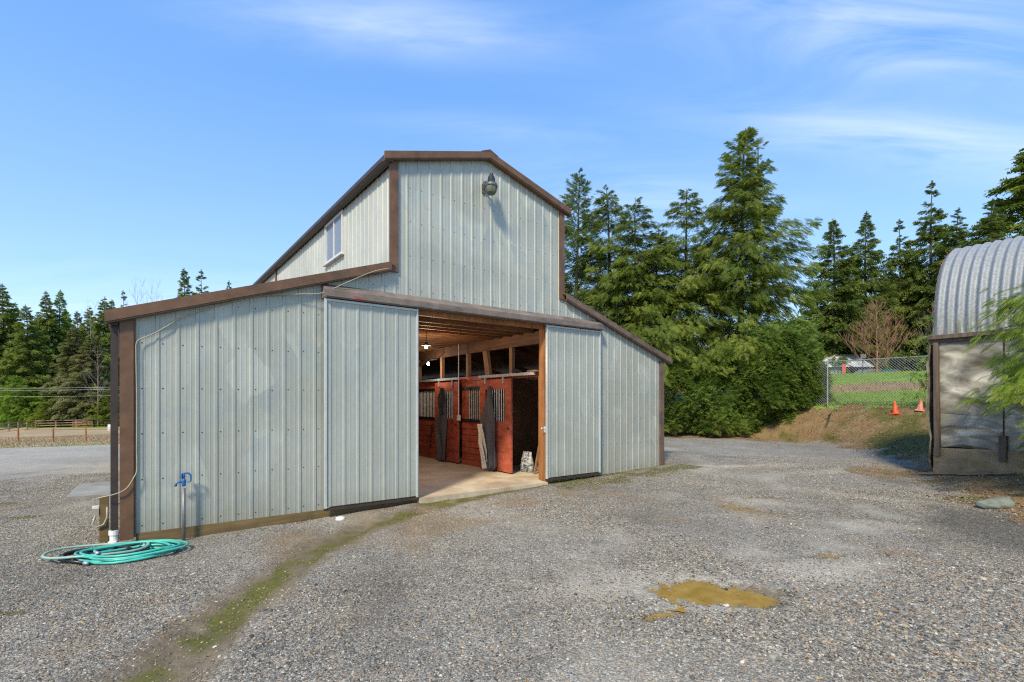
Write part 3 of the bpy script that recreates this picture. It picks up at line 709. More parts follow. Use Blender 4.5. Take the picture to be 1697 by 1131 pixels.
# sliding doors
def sliding_door(s0, s1, zb, label):
    d = empty('sliding_door'); d.parent = barn; d['label'] = label
    y0 = -.12
    cur = s0 + .03
    for i in range(2):
        a = s0 + .03 + i * (s1 - s0 - .06) / 2; b = s0 + .03 + (i + 1) * (s1 - s0 - .06) / 2
        panel('door_sheet', a, b, zb + .02, 3.44, 'siding_door', d, lambda s, dd, z: (s, y0 - dd, z), origin=s0 + .06)
    e = MB(); e.box((s0, y0 - .028, zb), (s0 + .03, y0 + .03, 3.45)); e.box((s1 - .03, y0 - .028, zb), (s1, y0 + .03, 3.45))
    e.build('edge_trim', 'edge', d)
    BX('top_trim', (s0 + .03, y0 - .024, 3.405), (s1 - .03, y0 + .02, 3.44), 'edge', d)
    BX('bottom_rail', (s0, y0 - .01, zb - .045), (s1, y0 + .035, zb - .002), 'gutter', d)
    sc = MB()
    for r_ in range(5):
        z = zb + .28 + r_ * .72
        s = s0 + .10
        while s < s1 - .05:
            x, y = s, y0 - .002; q = .008
            sc.add([(x - q, y, z - q), (x + q, y, z - q), (x + q, y, z + q), (x - q, y, z + q), (x, y - .007, z)], [(0, 1, 4), (1, 2, 4), (2, 3, 4), (3, 0, 4)]); s += RIB
    o = sc.build('screw_heads', 'gutter', d); o['kind'] = 'stuff'
    BX('door_frame', (s0 + .03, y0 + .004, zb + .02), (s1 - .03, y0 + .03, 3.40), 'stud', d)
    return d
sliding_door(2.43, 4.06, .085, 'left sliding metal door pushed open towards the hose')
sliding_door(7.10, 8.76, .125, 'right sliding metal door pushed open towards the trees')
# ---- interior
FZ = .062
MB().box((.1, .05, -.15), (W - .1, DEP - .05, FZ)).box((4.09, -.16, -.15), (7.11, .049, FZ - .004)).build('concrete_floor', 'conc', barn)
BX('loft_floor', (3.68, .06, 3.52), (7.58, DEP - .1, 3.55), 'joist', barn)
j0 = None
for k in range(28):
    t = .45 + .405 * k
    if j0 is None: j0 = BX('joist', (4.06, t - .02, 3.325), (7.18, t + .02, 3.515), 'joist', barn)
    else:
        c = j0.copy(); C.objects.link(c); c.location.y = .405 * k
BX('ceiling_beam', (7.185, .16, 3.08), (7.285, DEP - .1, 3.36), 'beam', barn)
BX('ceiling_beam', (3.88, .16, 3.08), (3.98, DEP - .1, 3.36), 'beam', barn)
for (t, wd, tilt) in ((1.31, .11, 0), (2.36, .19, .13), (3.27, .12, 0), (4.72, .11, 0), (6.2, .11, 0), (7.7, .15, 0)):
    MB().hexa([(7.20, t - wd / 2 - tilt * .5, 2.45), (7.29, t - wd / 2 - tilt * .5, 2.45), (7.29, t + wd / 2 - tilt * .5, 2.45), (7.20, t + wd / 2 - tilt * .5, 2.45),
               (7.20, t - wd / 2 + tilt * .5, 3.08), (7.29, t - wd / 2 + tilt * .5, 3.08), (7.29, t + wd / 2 + tilt * .5, 3.08), (7.20, t + wd / 2 + tilt * .5, 3.08)]).build('stall_post', 'stud', barn)
BX('top_plate', (7.215, .28, 2.345), (7.28, 15.8, 2.455), 'red', barn)
BX('stall_post', (7.2, .17, FZ), (7.30, .27, 2.345), 'jamb', barn)
def stall_panel(t0, t1, w0, w1):
    p = empty('stall_front'); p.parent = barn
    z = FZ; i = 0
    while z < 1.24:
        h = min(.165, 1.25 - z); BX('plank', (7.235 + .006 * (i % 2), t0 + .004, z), (7.275, t1 - .004, z + h - .014), 'red', p); z += h; i += 1
    BX('window_rail', (7.21, t0, 1.25), (7.285, t1, 1.315), 'black', p); BX('window_rail', (7.21, t0, 2.10), (7.285, t1, 2.18), 'black', p)
    BX('plank', (7.235, t0 + .004, 2.18), (7.275, t1 - .004, 2.345), 'red', p)
    BX('stile', (7.233, w1, 1.315), (7.277, t1 - .004, 2.10), 'red', p)
    if w0 > t0 + .03: BX('stile', (7.233, t0 + .004, 1.315), (7.277, w0, 2.10), 'red', p)
    t = w0 + .06; b0 = None
    while t < w1 - .03:
        if b0 is None: b0 = MB().tube([(7.255, t, 1.315), (7.255, t, 2.10)], .014, 6).build('bar', 'bar', p); tb = t
        else: c = b0.copy(); C.objects.link(c); c.location.y = t - tb
        t += .098
def stall_door(t0, t1):
    d = empty('stall_door'); d.parent = barn; x0, x1 = 7.13, 7.175; zb, zt = FZ + .03, 2.335
    BX('stile', (x0, t0, zb), (x1, t0 + .25, zt), 'red', d, .004); BX('stile', (x0, t1 - .25, zb), (x1, t1, zt), 'red', d, .004)
    BX('door_rail', (x0, t0 + .252, 2.09), (x1, t1 - .252, zt), 'red', d); BX('door_rail', (x0 + .002, t0 + .252, 1.18), (x1, t1 - .252, 1.31), 'red', d)
    n = 4; wd = (t1 - t0 - .5) / n
    for i in range(n): BX('plank', (x0 + .008, t0 + .252 + i * wd, zb), (x1 - .006, t0 + .248 + (i + 1) * wd, 1.178), 'red', d)
    t = t0 + .25 + .07; b0 = None
    while t < t1 - .28:
        if b0 is None: b0 = MB().tube([(7.15, t, 1.31), (7.15, t, 2.09)], .014, 6).build('bar', 'bar', d); tb = t
        else: c = b0.copy(); C.objects.link(c); c.location.y = t - tb
        t += .098
    for t in (t0 + .28, t1 - .30): BX('hanger', (7.105, t, 2.22), (7.128, t + .055, 2.40), 'galv', d)
    BX('latch', (7.105, t0 + .06, 1.14), (7.128, t0 + .16, 1.17), 'gutter', d)
stall_door(1.19, 2.55); stall_panel(2.55, 3.60, 2.60, 3.28)
stall_door(3.63, 4.97); stall_panel(4.97, 6.35, 5.05, 6.28)
for k in range(1, 4):
    stall_door(3.63 + 2.75 * k, 4.97 + 2.75 * k); stall_panel(4.97 + 2.75 * k, 6.35 + 2.75 * k, 5.05 + 2.75 * k, 6.28 + 2.75 * k)
for (a, b) in ((.30, 2.56), (3.54, 5.97), (6.3, 8.7), (9.0, 11.4)):
    MB().prism([(7.09, 2.385), (7.16, 2.385), (7.16, 2.45), (7.09, 2.45)], 1, a, b).build('door_track', 'galv', barn)
BX('track_block', (7.07, .22, 2.455), (7.2, .52, 2.49), 'stud', barn)
# aisle wall on the left and partitions, dark stall interior
BX('aisle_wall', (3.90, .16, FZ), (3.95, DEP - .1, 2.45), 'red', barn)
BX('stall_partition', (7.29, 2.52, FZ), (W - .05, 2.58, 2.4), 'beam', barn)
BX('stall_partition', (7.29, 5.0, FZ), (W - .05, 5.06, 2.4), 'beam', barn)
MB().bar((7.24, 7.5, 2.5), (7.24, 5.6, 3.1), .09, .09).build('brace', 'beam', barn)
for t in (1.9, 3.7, 5.5, 7.3): MB().bar((W - .05, t, 2.80), (7.4, t, 4.0), .04, .14).build('rafter', 'beam', barn)
MB().tube([(7.08, 3.52, 3.42), (7.08, 3.52, 1.40)], .013, 8).build('conduit', 'white', barn); BX('outlet_box', (7.05, 3.48, 1.27), (7.12, 3.56, 1.41), 'white', barn)

def bw(x, y, z): p = w2(x, y); return (p[0], p[1], z)          # barn frame -> world
def lamp_light(name, loc, e, col, r=.04):
    l = bpy.data.lights.new(name, 'POINT'); l.energy = e; l.color = col; l.shadow_soft_size = r
    o = bpy.data.objects.new(name, l); C.objects.link(o); o.location = loc; return o
# pendant bulb
pl = empty('pendant_lamp', bw(5.2, 1.76, 3.0), 0, 'lit bulb under small round shade hanging from the barn ceiling joists', 'lamp')
MB().lathe([(.02, .12), (.03, .10), (.05, .07), (.115, .035), (.118, .03), (.05, .06), (.02, .09)], (0, 0, 0), 18).build('lamp_shade', 'lampbody', pl, True)
MB().lathe([(.004, -.035), (.025, -.025), (.035, 0), (.028, .03), (.015, .05)], (0, 0, 0), 12).build('bulb', 'bulb', pl, True)
MB().tube([(0, 0, .12), (0, 0, .34)], .006, 6).build('cord', 'black', pl)
l = lamp_light('bulb_light', (0, 0, -.09), 34, (1, .74, .46), .08); l.parent = pl
sp = empty('clip_lamp', bw(6.72, 4.6, 2.86), 0, 'lit bare bulb on a clip deeper inside the barn', 'lamp')
MB().lathe([(.004, -.04), (.03, -.03), (.045, 0), (.03, .04), (.015, .06)], (0, 0, 0), 12).build('bulb', 'bulb2', sp, True)
MB().tube([(0, 0, .06), (.05, .03, .12), (.22, .12, .14), (.4, .2, .3)], .014, 6).build('arm', 'lampbody', sp)
l = lamp_light('spot_light', (0, 0, -.10), 12, (1, .85, .68), .08); l.parent = sp

# ------------------------------------------------------------------ things in and on the barn
yl = empty('yard_light', bw(5.55, 0, 5.98), TH, 'grey dusk to dawn lamp under the peak of the barn gable', 'lamp')
MB().box((-.05, -.03, -.06), (.05, -.02, .12)).build('wall_plate', 'lampbody', yl)
MB().tube([(0, -.02, .03), (0, -.14, .06), (0, -.24, .06)], .022, 8).build('arm', 'lampbody', yl)
AXL = (-.13, -.16, -1.); LC = Vector((.03, -.24, .20)); ad = Vector(AXL).normalized()
MB().lathe([(.035, 0), (.038, .01), (.038, .06), (.03, .07)], LC - ad * .07, 12, AXL).build('photocell', 'gutter', yl, True)
MB().lathe([(.03, 0), (.062, .004), (.066, .02), (.085, .15), (.10, .17), (.08, .175)], LC, 18, AXL).build('lamp_body', 'lampdark', yl, True)
MB().lathe([(.09, .16), (.118, .175), (.124, .20), (.124, .235), (.115, .245), (.08, .246)], LC, 20, AXL).build('rim', 'lampbody', yl, True)
MB().lathe([(.112, .248), (.112, .29), (.10, .33), (.085, .36), (.078, .365)], LC, 8, AXL).build('lens', 'lens', yl)
BX('bracket', (-.11, -.22, .02), (-.06, -.16, .09), 'lampbody', yl)
def sheet_thing(name, rows, x_face, mat, nf, label, cat, extra=None, seed=0):
    """hanging cloth: rows = (z, t0, t1); folds push it into the aisle"""
    rg = random.Random(seed); n = 26; e = empty(name, bw(7.1, rows[0][1], 0), TH, label, cat)
    y00 = rows[0][1]; R_ = []
    zs = np.linspace(rows[0][0], rows[-1][0], 40)
    t0s = np.interp(-zs, [-r[0] for r in rows], [r[1] for r in rows]); t1s = np.interp(-zs, [-r[0] for r in rows], [r[2] for r in rows])
    vs = []
    for z, a, b in zip(zs, t0s, t1s):
        dn = (rows[0][0] - z) / (rows[0][0] - rows[-1][0])
        for i in range(n):
            u = i / (n - 1); fold = .045 * (.35 + dn) * math.sin(u * nf * 6.28 + 1.5 * dn + seed) + .02 * math.sin(u * 17 + dn * 9)
            vs.append((x_face - .06 - fold - .04 * math.sin(u * 3.14), a + (b - a) * u - y00, z))
    fs = [(r * n + i, r * n + i + 1, (r + 1) * n + i + 1, (r + 1) * n + i) for r in range(len(zs) - 1) for i in range(n - 1)]
    o = MB().add(vs, fs).build('cloth', mat, e, True)
    sdm = o.modifiers.new('thick', 'SOLIDIFY'); sdm.thickness = .02
    return e
b1 = sheet_thing('horse_blanket', [(2.17, 1.94, 1.98), (2.0, 1.86, 2.03), (1.7, 1.80, 2.20), (1.35, 1.72, 2.36), (1.22, 1.74, 2.36), (.9, 1.73, 2.30), (.5, 1.68, 2.16), (.2, 1.70, 2.05), (.10, 1.85, 1.98)], 0, 'blanket', 2.3, 'long grey and black blanket with cream lining hanging on the nearer red stall door', 'blanket', seed=1)
o = sheet_thing('lining_tmp', [(1.22, 2.20, 2.36), (1.0, 2.10, 2.30), (.75, 2.06, 2.34), (.55, 2.0, 2.24), (.35, 1.98, 2.14), (.13, 1.96, 2.06)], -.05, 'cream', 1.1, 'x', 'x', seed=2)
ch = o.children[0]; off = 2.20 - 1.94; ch.parent = b1; ch.location = (0, off, 0); ch.name = 'lining'; bpy.data.objects.remove(o)
MB().tube([(-.03, .02, 2.20), (.02, .02, 2.23), (.06, .02, 2.16)], .01, 6).build('hook', 'galv', b1)
b2 = sheet_thing('horse_blanket', [(2.16, 4.22, 4.32), (2.0, 4.16, 4.42), (1.75, 4.14, 4.45), (1.5, 4.16, 4.52), (1.2, 4.16, 4.66), (.9, 4.16, 4.72), (.5, 4.16, 4.62), (.2, 4.16, 4.58), (.11, 4.2, 4.55)], 0, 'blanket', 1.6, 'dull grey blanket with dark top hanging on the farther red stall door', 'blanket', seed=5)
o = sheet_thing('collar_tmp', [(2.17, 4.20, 4.36), (1.9, 4.16, 4.45), (1.6, 4.17, 4.40), (1.42, 4.18, 4.30)], -.05, 'navy', 1.2, 'x', 'x', seed=6)
ch = o.children[0]; ch.parent = b2; ch.location = (0, -.02, 0); ch.name = 'neck_cover'; bpy.data.objects.remove(o)
MB().tube([(-.03, .05, 2.19), (.02, .05, 2.23), (.06, .05, 2.15)], .01, 6).build('hook', 'galv', b2)
hl = empty('halter', bw(7.2, 5.05, 0), TH, 'black rope halter hanging left of the farther grey blanket', 'halter')
MB().tube([(-.05, .05, 1.1), (-.08, -.02, 1.05), (-.08, .14, .8), (-.06, .2, .95), (-.06, .1, 1.12), (-.05, .05, 1.1)], .016, 6).tube([(-.06, .15, .82), (-.07, .2, .5), (-.07, .24, .35)], .013, 6).build('strap', 'black', hl)
# in the open stall: feed bag and leaning boards
fb = empty('feed_bag', bw(7.72, 1.32, FZ), TH, 'small white printed feed bag standing in the dark open stall', 'bag')
vs = []; n = 16
for i, (z, rx, ry) in enumerate([(0, .17, .10), (.03, .20, .13), (.15, .21, .13), (.3, .19, .11), (.40, .17, .07), (.47, .17, .02), (.50, .165, .012)]):
    for j in range(n):
        a = 2 * math.pi * j / n; c_, s_q = math.cos(a), math.sin(a)
        vs.append((.9 * ry * s_q * (1 + .1 * math.sin(5 * a + i)), rx * math.copysign(abs(c_) ** .6, c_), z))
mbx = MB(); mbx.add(vs, [(r * n + j, r * n + (j + 1) % n, (r + 1) * n + (j + 1) % n, (r + 1) * n + j) for r in range(6) for j in range(n)] + [tuple(range(n))])
def bagm():
    m = M('printed bag'); n = m.noise(14, 3, m.map((1, 1, 1.6))); m.set(m.ramp(n, [(.40, (.50, .50, .48)), (.62, (.06, .065, .07))], 'LINEAR'), .45); return m.m
MT['bag'] = bagm(); mbx.build('sack', 'bag', fb, True)
for i, (x0, t0, x1, t1, hh, wd, lab) in enumerate([(7.9, .62, 8.0, 1.15, 1.75, .26, 'wide dark board leaning in the open stall, tallest of the three'), (7.7, .52, 7.95, .85, 1.45, .2, 'narrow dark board leaning right of the feed bag'), (7.6, .9, 8.1, 1.2, 1.05, .045, 'thin pale pole leaning behind the feed bag')]):
    e = empty('leaning_board' if i < 2 else 'leaning_pole', bw(x0, t0, FZ), TH, lab, 'board' if i < 2 else 'pole')
    MB().bar((0, 0, .0), (x1 - x0, t1 - t0, hh), wd, .04, (1, 0, 0)).build('board', 'beam' if i < 2 else 'stud', e)

# cable on the wall
def cable(pts, r, mat, name, label):
    P = [Vector(p) for p in pts]; o = []
    for i in range(len(P) - 1):
        p0, p1, p2, p3 = P[max(i - 1, 0)], P[i], P[i + 1], P[min(i + 2, len(P) - 1)]
        for k in range(6):
            t = k / 6; o.append(.5 * ((2 * p1) + (p2 - p0) * t + (2 * p0 - 5 * p1 + 4 * p2 - p3) * t * t + (3 * p1 - p0 - 3 * p2 + p3) * t ** 3))
    o.append(P[-1]); return tag(MB().tube(o, r, 6).build(name, mat, None, True), label, 'cable')
cable([bw(*p) for p in [(3.5, -.165, 4.08), (3.2, -.17, 3.97), (2.75, -.16, 3.72), (2.4, -.15, 3.52), (2.1, -.10, 3.47), (1.75, -.06, 3.42), (1.45, -.05, 3.36), (1.1, -.055, 3.23), (.72, -.05, 3.06), (.52, -.05, 2.95), (.36, -.05, 2.82), (.2, -.05, 2.70), (.10, -.05, 2.64), (.03, -.055, 2.58), (.022, -.05, 2.4), (.03, -.05, 1.8), (.028, -.05, 1.2), (.03, -.05, .9), (.0, -.075, .80), (-.08, -.085, .66), (-.2, -.09, .60), (-.36, -.02, .56), (-.42, .06, .52)]], .007, 'cable_y', 'power_cable', 'thin pale cable clipped along the barn rake and down the front corner')

# post with outlet beside the corner
pp = (-5.56, 6.86); pzz = gz(*pp)
op = empty('outlet_post', (pp[0], pp[1], pzz), TH, 'short wooden post with a small outlet box beside the barn corner', 'post')
BX('post', (-.05, -.05, -.1), (.05, .05, .62), 'skirt', op, .005)
BX('outlet_box', (-.12, -.06, .38), (-.052, .02, .47), 'cable', op); BX('outlet_cover', (-.125, -.055, .47), (-.055, .015, .50), 'white', op)
MB().tube([(-.09, -.06, .38), (-.12, -.07, .26), (-.08, -.075, .22), (.0, -.075, .25), (.035, -.07, .34), (.035, -.062, .48)], .012, 8).build('conduit', 'cable', op, True)
# hydrant
hx, hy = w2(.545, -.13); hz = gz(hx, hy)
hd = empty('yard_hydrant', (hx, hy, hz), TH - R(10), 'blue handled yard hydrant on a grey pipe in front of the barn wall', 'hydrant')
MB().lathe([(.022, -.1), (.022, .72)], (0, 0, 0), 12).build('pipe', 'steelpipe', hd, True)
MB().lathe([(.026, .70), (.034, .71), (.036, .76), (.042, .80), (.036, .84), (.026, .85), (.022, .88), (.03, .90), (.026, .95), (.012, .96)], (0, 0, 0), 14).build('head', 'blue', hd, True)
MB().tube([(0, 0, .79), (-.07, -.01, .80), (-.115, -.015, .785), (-.135, -.018, .75), (-.138, -.018, .735)], [.024, .022, .022, .022, .022], 10).build('spout', 'blue', hd, True)
MB().lathe([(.02, 0), (.024, .005), (.024, .03), (.016, .034)], (-.14, -.018, .71), 10).build('spout_thread', 'gutter', hd, True)
MB().tube([(-.02, 0, .955), (.02, 0, .975), (.09, 0, .965), (.118, 0, .93), (.128, 0, .86), (.118, 0, .80), (.09, 0, .785), (.06, 0, .79)], [.014, .018, .018, .017, .016, .015, .014, .012], 8).build('handle', 'blue', hd, True)
MB().bar((-.035, -.03, .86), (-.03, -.03, .97), .018, .03).bar((-.035, .03, .86), (-.03, .03, .97), .018, .03).build('linkage', 'blue', hd)
for ch in hd.children:
    if not ch.name.startswith('pipe'): ch.scale = (.66, .66, .66); ch.location = (0, 0, .34 * .74 + .03)
# hoses
def hose(name, cx, cy, rx, ry, turns, r, mat, label, seed, ang=.0, z0=.0, spread=.18, tail=None):
    rg = random.Random(seed); pts = []; n = int(turns * 26)
    ph = [rg.uniform(0, 6.28) for _ in range(6)]
    for i in range(n + 1):
        t = i / 26 * 2 * math.pi; k = i / n; lo = i / 26
        f = 1 - spread * (.5 + .5 * math.sin(lo * 2.1 + ph[0])) + .05 * math.sin(t * 2 + ph[1] + lo)
        x = rx * f * math.cos(t); y = ry * f * math.sin(t)
        ox = .07 * math.sin(lo * 1.7 + ph[2]); oy = .05 * math.sin(lo * 2.3 + ph[3])
        X = cx + ox + x * math.cos(ang) - y * math.sin(ang); Y = cy + oy + x * math.sin(ang) + y * math.cos(ang)
        pts.append((X, Y, gz(X, Y, False) + r + z0 + .012 * lo * 1.1 + .008 * math.sin(t * 3 + ph[4])))
    if tail: pts += [(a, b, gz(a, b, False) + r + .01) for a, b in tail]
    e = empty(name, (cx, cy, gz(cx, cy)), 0, label, 'hose')
    mb = MB().tube([(p[0] - cx, p[1] - cy, p[2] - e.location.z) for p in pts], r, 8); mb.build('tube', mat, e, True)
    p = pts[-1]; q_ = pts[-2]
    d = (Vector(p) - Vector(q_)).normalized(); pe = Vector(p) - e.location
    MB().tube([pe - d * .01, pe + d * .02, pe + d * .05], [.02, .021, .016], 8).build('coupling', 'galv', e, True)
    return e
hose('garden_hose', -4.66, 6.20, .55, .34, 6.6, .0145, 'teal', 'bright turquoise hose lying in a coil below the blue hydrant', 3, .35, 0, .25)
hose('garden_hose', -5.0, 6.18, .40, .23, 3.2, .017, 'hoseblack', 'black hose looped under and over the turquoise coil', 8, .5, .012, .3, [(-5.5, 6.12), (-5.35, 5.95), (-4.95, 5.83)])
hose('garden_hose', -5.05, 6.16, .55, .28, 1.25, .015, 'hosegreen', 'pale green hose making the big loop left of the coil', 12, .35, .05, .12, [(-5.0, 6.45), (-4.7, 6.42)])
px_, py_ = w2(2.62, -.32)
tag(MB().lathe([(.07, -.03), (.075, .0), (.07, .035), (.03, .045)], (px_, py_, gz(px_, py_)), 16).build('pipe_cap', 'white', None, True), 'small white pipe cap in the gravel below the left sliding door', 'pipe cap')
sl = tag(MB().hexa([(-8.65, 9.75, gz(-8.65, 9.75)), (-7.0, 10.7, gz(-7, 10.7)), (-8.3, 12.9, gz(-8.3, 12.9)), (-10.1, 11.75, gz(-10.1, 11.75)), (-8.65, 9.75, gz(-8.65, 9.75) + .07), (-7.0, 10.7, gz(-7, 10.7) + .06), (-8.3, 12.9, gz(-8.3, 12.9) + .06), (-10.1, 11.75, gz(-10.1, 11.75) + .07)]).build('ground_board', 'slab'), 'flat grey weathered board lying on the gravel behind the barn corner', 'board')

# ------------------------------------------------------------------ shed with corrugated barrel roof
SX, SY = 9.26, 11.0; sdv = Vector((.54, -.84, 0)).normalized(); SROT = math.atan2(sdv.y, sdv.x)
shed = empty('barrel_roof_shed', (SX, SY, 0), SROT, 'shed with curved corrugated metal roof and sagging plastic sheet walls', 'shed')
# local: x along wall towards camera, y inwards (left normal = away from drive)
SL = 3.4; SWD = 3.2; EZ = H + 1.44; RH = 2.1
def arch(th): # th 0..pi ; 0 near eave
    c = math.cos(th); s_ = math.sin(th)
    return SWD / 2 - SWD / 2 * math.copysign(abs(c) ** .86, c), EZ + RH * abs(s_) ** .86
prof = []
na, nw = 44, int(SL / .17 * 10)
vs = []
for i in range(na + 1):
    th = math.pi * i / na; y, z = arch(th)
    y2, z2 = arch(th + .01); y1, z1 = arch(th - .01); nrm = Vector((0, -(z2 - z1), (y2 - y1))).normalized()
    if nrm.dot(Vector((0, y - SWD / 2, z - EZ))) < 0: nrm = -nrm
    for j in range(nw + 1):
        x = -.05 + j / nw * SL; off = .03 * math.sin(2 * math.pi * x / .17)
        vs.append((x, y + nrm.y * off, z + nrm.z * off))
fs = [(i * (nw + 1) + j, i * (nw + 1) + j + 1, (i + 1) * (nw + 1) + j + 1, (i + 1) * (nw + 1) + j) for i in range(na) for j in range(nw)]
def shedroof():
    m = M('spangled corrugated zinc'); v = m.vor(38.); n = m.noise(2.5, 5, rough=.6); n2 = m.noise(9, 4, m.map((3, 1, .25)))
    c = m.ramp(v, [(0, (.19, .21, .225)), (1, (.33, .35, .365))]); c = m.mix(m.math('MULTIPLY', m.step(n, .45, .75), .5), c, (.25, .27, .28))
    lowz = m.step(m.sepz(), EZ + .55, EZ - .02)
    c = m.mix(m.math('MULTIPLY', m.math('MULTIPLY', lowz, m.step(n2, .42, .62)), .75), c, (.13, .125, .04))
    m.set(c, .6, .15); return m.m
MT['zinc'] = shedroof()
rf = MB().add(vs, fs).build('roof', 'zinc', shed, True)
bo = MB()
for k in range(int(SL / .17)):
    for th in (.22, .62, 1.02, 1.22):
        x = -.05 + (k + .75) * .17; y, z = arch(th); 
        y2, z2 = arch(th + .02); nrm = Vector((0, -(z2 - z), y2 - y)).normalized()
        bo.lathe([(.014, 0), (.012, .012), (.004, .016)], (x, y - .0 + nrm.y * -.028, z + nrm.z * -.028), 6, nrm)
for i in range(14):
    th = .1 + i * .1; y, z = arch(th); y2, z2 = arch(th + .02); nrm = Vector((0, -(z2 - z), y2 - y)).normalized()
    bo.lathe([(.014, 0), (.012, .012), (.004, .016)], (-.03, y + nrm.y * .025, z + nrm.z * .025), 6, nrm)
o = bo.build('roof_bolts', 'rust', shed); o['kind'] = 'stuff'
# eave beam, posts, kerb wall
BX('eave_beam', (-.12, -.10, EZ - .10), (SL, .10, EZ - .01), 'oldpost', shed, .006)
BX('eave_board', (-.10, -.03, EZ - .17), (SL, .06, EZ - .102), 'oldpost', shed)
CZ = H - .98
MB().hexa([(-.04, -.02, -.1), (SL, -.02, -.1), (SL, .16, -.1), (-.04, .16, -.1), (-.04, -.02, CZ - .04), (SL, -.02, CZ + .06), (SL, .16, CZ + .06), (-.04, .16, CZ - .04)]).build('concrete_kerb', 'conc_old', shed, bevel=.012)
for k in range(4):
    x = .02 + k * 1.07
    if x > SL - .1: break
    q = .07
    if k:
        BX('wall_post', (x - .06, -.07, CZ - .24), (x + .06, .03, CZ + .28), 'oldpost', shed, .01); BX('wall_post', (x - .05, .06, CZ + .06), (x + .05, .15, EZ - .17), 'oldpost', shed); continue
    q = .052
    MB().hexa([(x - q + .02, -.075, CZ - .22), (x + q + .02, -.075, CZ - .22), (x + q + .02, .03, CZ - .22), (x - q + .02, .03, CZ - .22), (x - q, -.07, EZ - .17), (x + q - .015, -.07, EZ - .17), (x + q - .015, .03, EZ - .17), (x - q, .03, EZ - .17)]).build('wall_post', 'oldpost', shed, bevel=.01)
def plastic():
    m = M('cloudy plastic sheet'); n = m.noise(2.3, 4, m.map((.7, 1, 1.3), (0, .4, 0)), dist=.7); n2 = m.noise(12, 4)
    c = m.ramp(n, [(.32, (.11, .095, .068)), (.5, (.26, .24, .19)), (.68, (.56, .52, .42))])
    c = m.mix(m.math('MULTIPLY', m.step(n2, .55, .75), .2), c, (.22, .19, .13))
    m.set(c, .3, 0, .5); return m.m
MT['plastic'] = plastic()
def plast(xa, xb, za, zb, seed, name='plastic_sheet'):
    nX, nZ = 40, 46; vs = []; rg = random.Random(seed); ph = rg.uniform(0, 6)
    for i in range(nZ + 1):
        v = i / nZ; z = za + (zb - za) * v
        for j in range(nX + 1):
            u = j / nX; edge = math.sin(math.pi * u) ** .5 * math.sin(math.pi * min(1, v * 1.0 + .02)) ** .4
            sag = .06 * edge
            wq = v + (.42 * u if za > CZ + .3 else .9 * (u - .45) ** 2) + .03 * math.sin(u * 5 + ph); diag = .055 * (1 - abs(math.sin(wq * 5.2 + ph))) ** 2.2 + .022 * (1 - abs(math.sin(wq * 12.4 - u * 1.3 + ph * 2))) ** 2 + .03 * math.sin(u * 3.3 + v * 2.1 + ph)
            vs.append((xa + (xb - xa) * u, .035 - sag * .3 - diag * edge, z + .02 * math.sin(u * 6 + ph) * (1 - v)))
    return MB().add(vs, [(i * (nX + 1) + j, i * (nX + 1) + j + 1, (i + 1) * (nX + 1) + j + 1, (i + 1) * (nX + 1) + j) for i in range(nZ) for j in range(nX)]).build(name, 'plastic', shed, True)
for k in range(3): plast(.03 + k * 1.07, 1.07 + k * 1.07, CZ + .70, EZ - .15, k * 3 + 1); plast(.03 + k * 1.07, 1.07 + k * 1.07, CZ - .02, CZ + .72, k * 3 + 2)
# far end wrap (plastic on the end) and back wall
vs = []
for i in range(13):
    z = CZ - .5 + (EZ - .2 - CZ + .5) * i / 12
    for j in range(9):
        y = -.06 + j / 8 * (SWD + .06); vs.append((-.09 - .02 * math.sin(i * 1.3 + j * .8) - (.05 if j == 0 and 3 < i < 11 else 0), y, z))
MB().add(vs, [(i * 9 + j, i * 9 + j + 1, (i + 1) * 9 + j + 1, (i + 1) * 9 + j) for i in range(12) for j in range(8)]).build('end_sheet', 'plastic', shed, True)
BX('back_wall', (-.04, SWD - .05, -.1), (SL, SWD, EZ), 'oldpost', shed)
ag = [arch(math.pi * i / 20) for i in range(21)]
MB().add([(-.03, y, z) for y, z in ag], [tuple(range(21))]).build('end_gable', 'oldpost', shed)
BX('end_wall', (SL - .04, .17, -.1), (SL, SWD - .06, EZ), 'oldpost', shed)
MB().add([(SL - .06, y, z) for y, z in ag], [tuple(range(21))]).build('end_gable', 'oldpost', shed)
# loose boards at kerb foot
def shedw(x, y): p = Matrix.Rotation(SROT, 2) @ Vector((x, y)); return SX + p.x, SY + p.y
for i, (x0, y0, x1, y1, lab) in enumerate([(-.25, -.10, .95, -.16, 'thin weathered board lying along the foot of the shed kerb'), (.45, -.22, 1.3, -.20, 'short curled bark strip lying on the litter by the shed kerb')]):
    a = shedw(x0, y0); b = shedw(x1, y1)
    tag(MB().bar((a[0], a[1], gz(*a) + .03), (b[0], b[1], gz(*b) + .05), .12 - .03 * i, .025).build('loose_board', 'rail'), lab, 'board')
# boulder
bm = bmesh.new(); bmesh.ops.create_icosphere(bm, subdivisions=4, radius=1)
for v in bm.verts:
    p = v.co; k = 1 + .09 * math.sin(p.x * 3.1 + p.y * 2) + .07 * math.sin(p.y * 4.3 + p.z * 3) + .03 * math.sin(p.x * 9 + p.z * 7)
    v.co = Vector((p.x * .215 * k * (1.1 - .25 * p.x), p.y * .14 * k, p.z * .105 * k + .02 * p.x))
me = bpy.data.meshes.new('boulder'); bm.to_mesh(me); bm.free()
o = link('boulder', me, MT['rock'], smooth=True); o.location = (7.55, 7.82, gz(7.55, 7.82) + .05); o.rotation_euler = (0, 0, R(-15)); tag(o, 'smooth grey green boulder lying on brown leaf litter near the shed', 'rock')

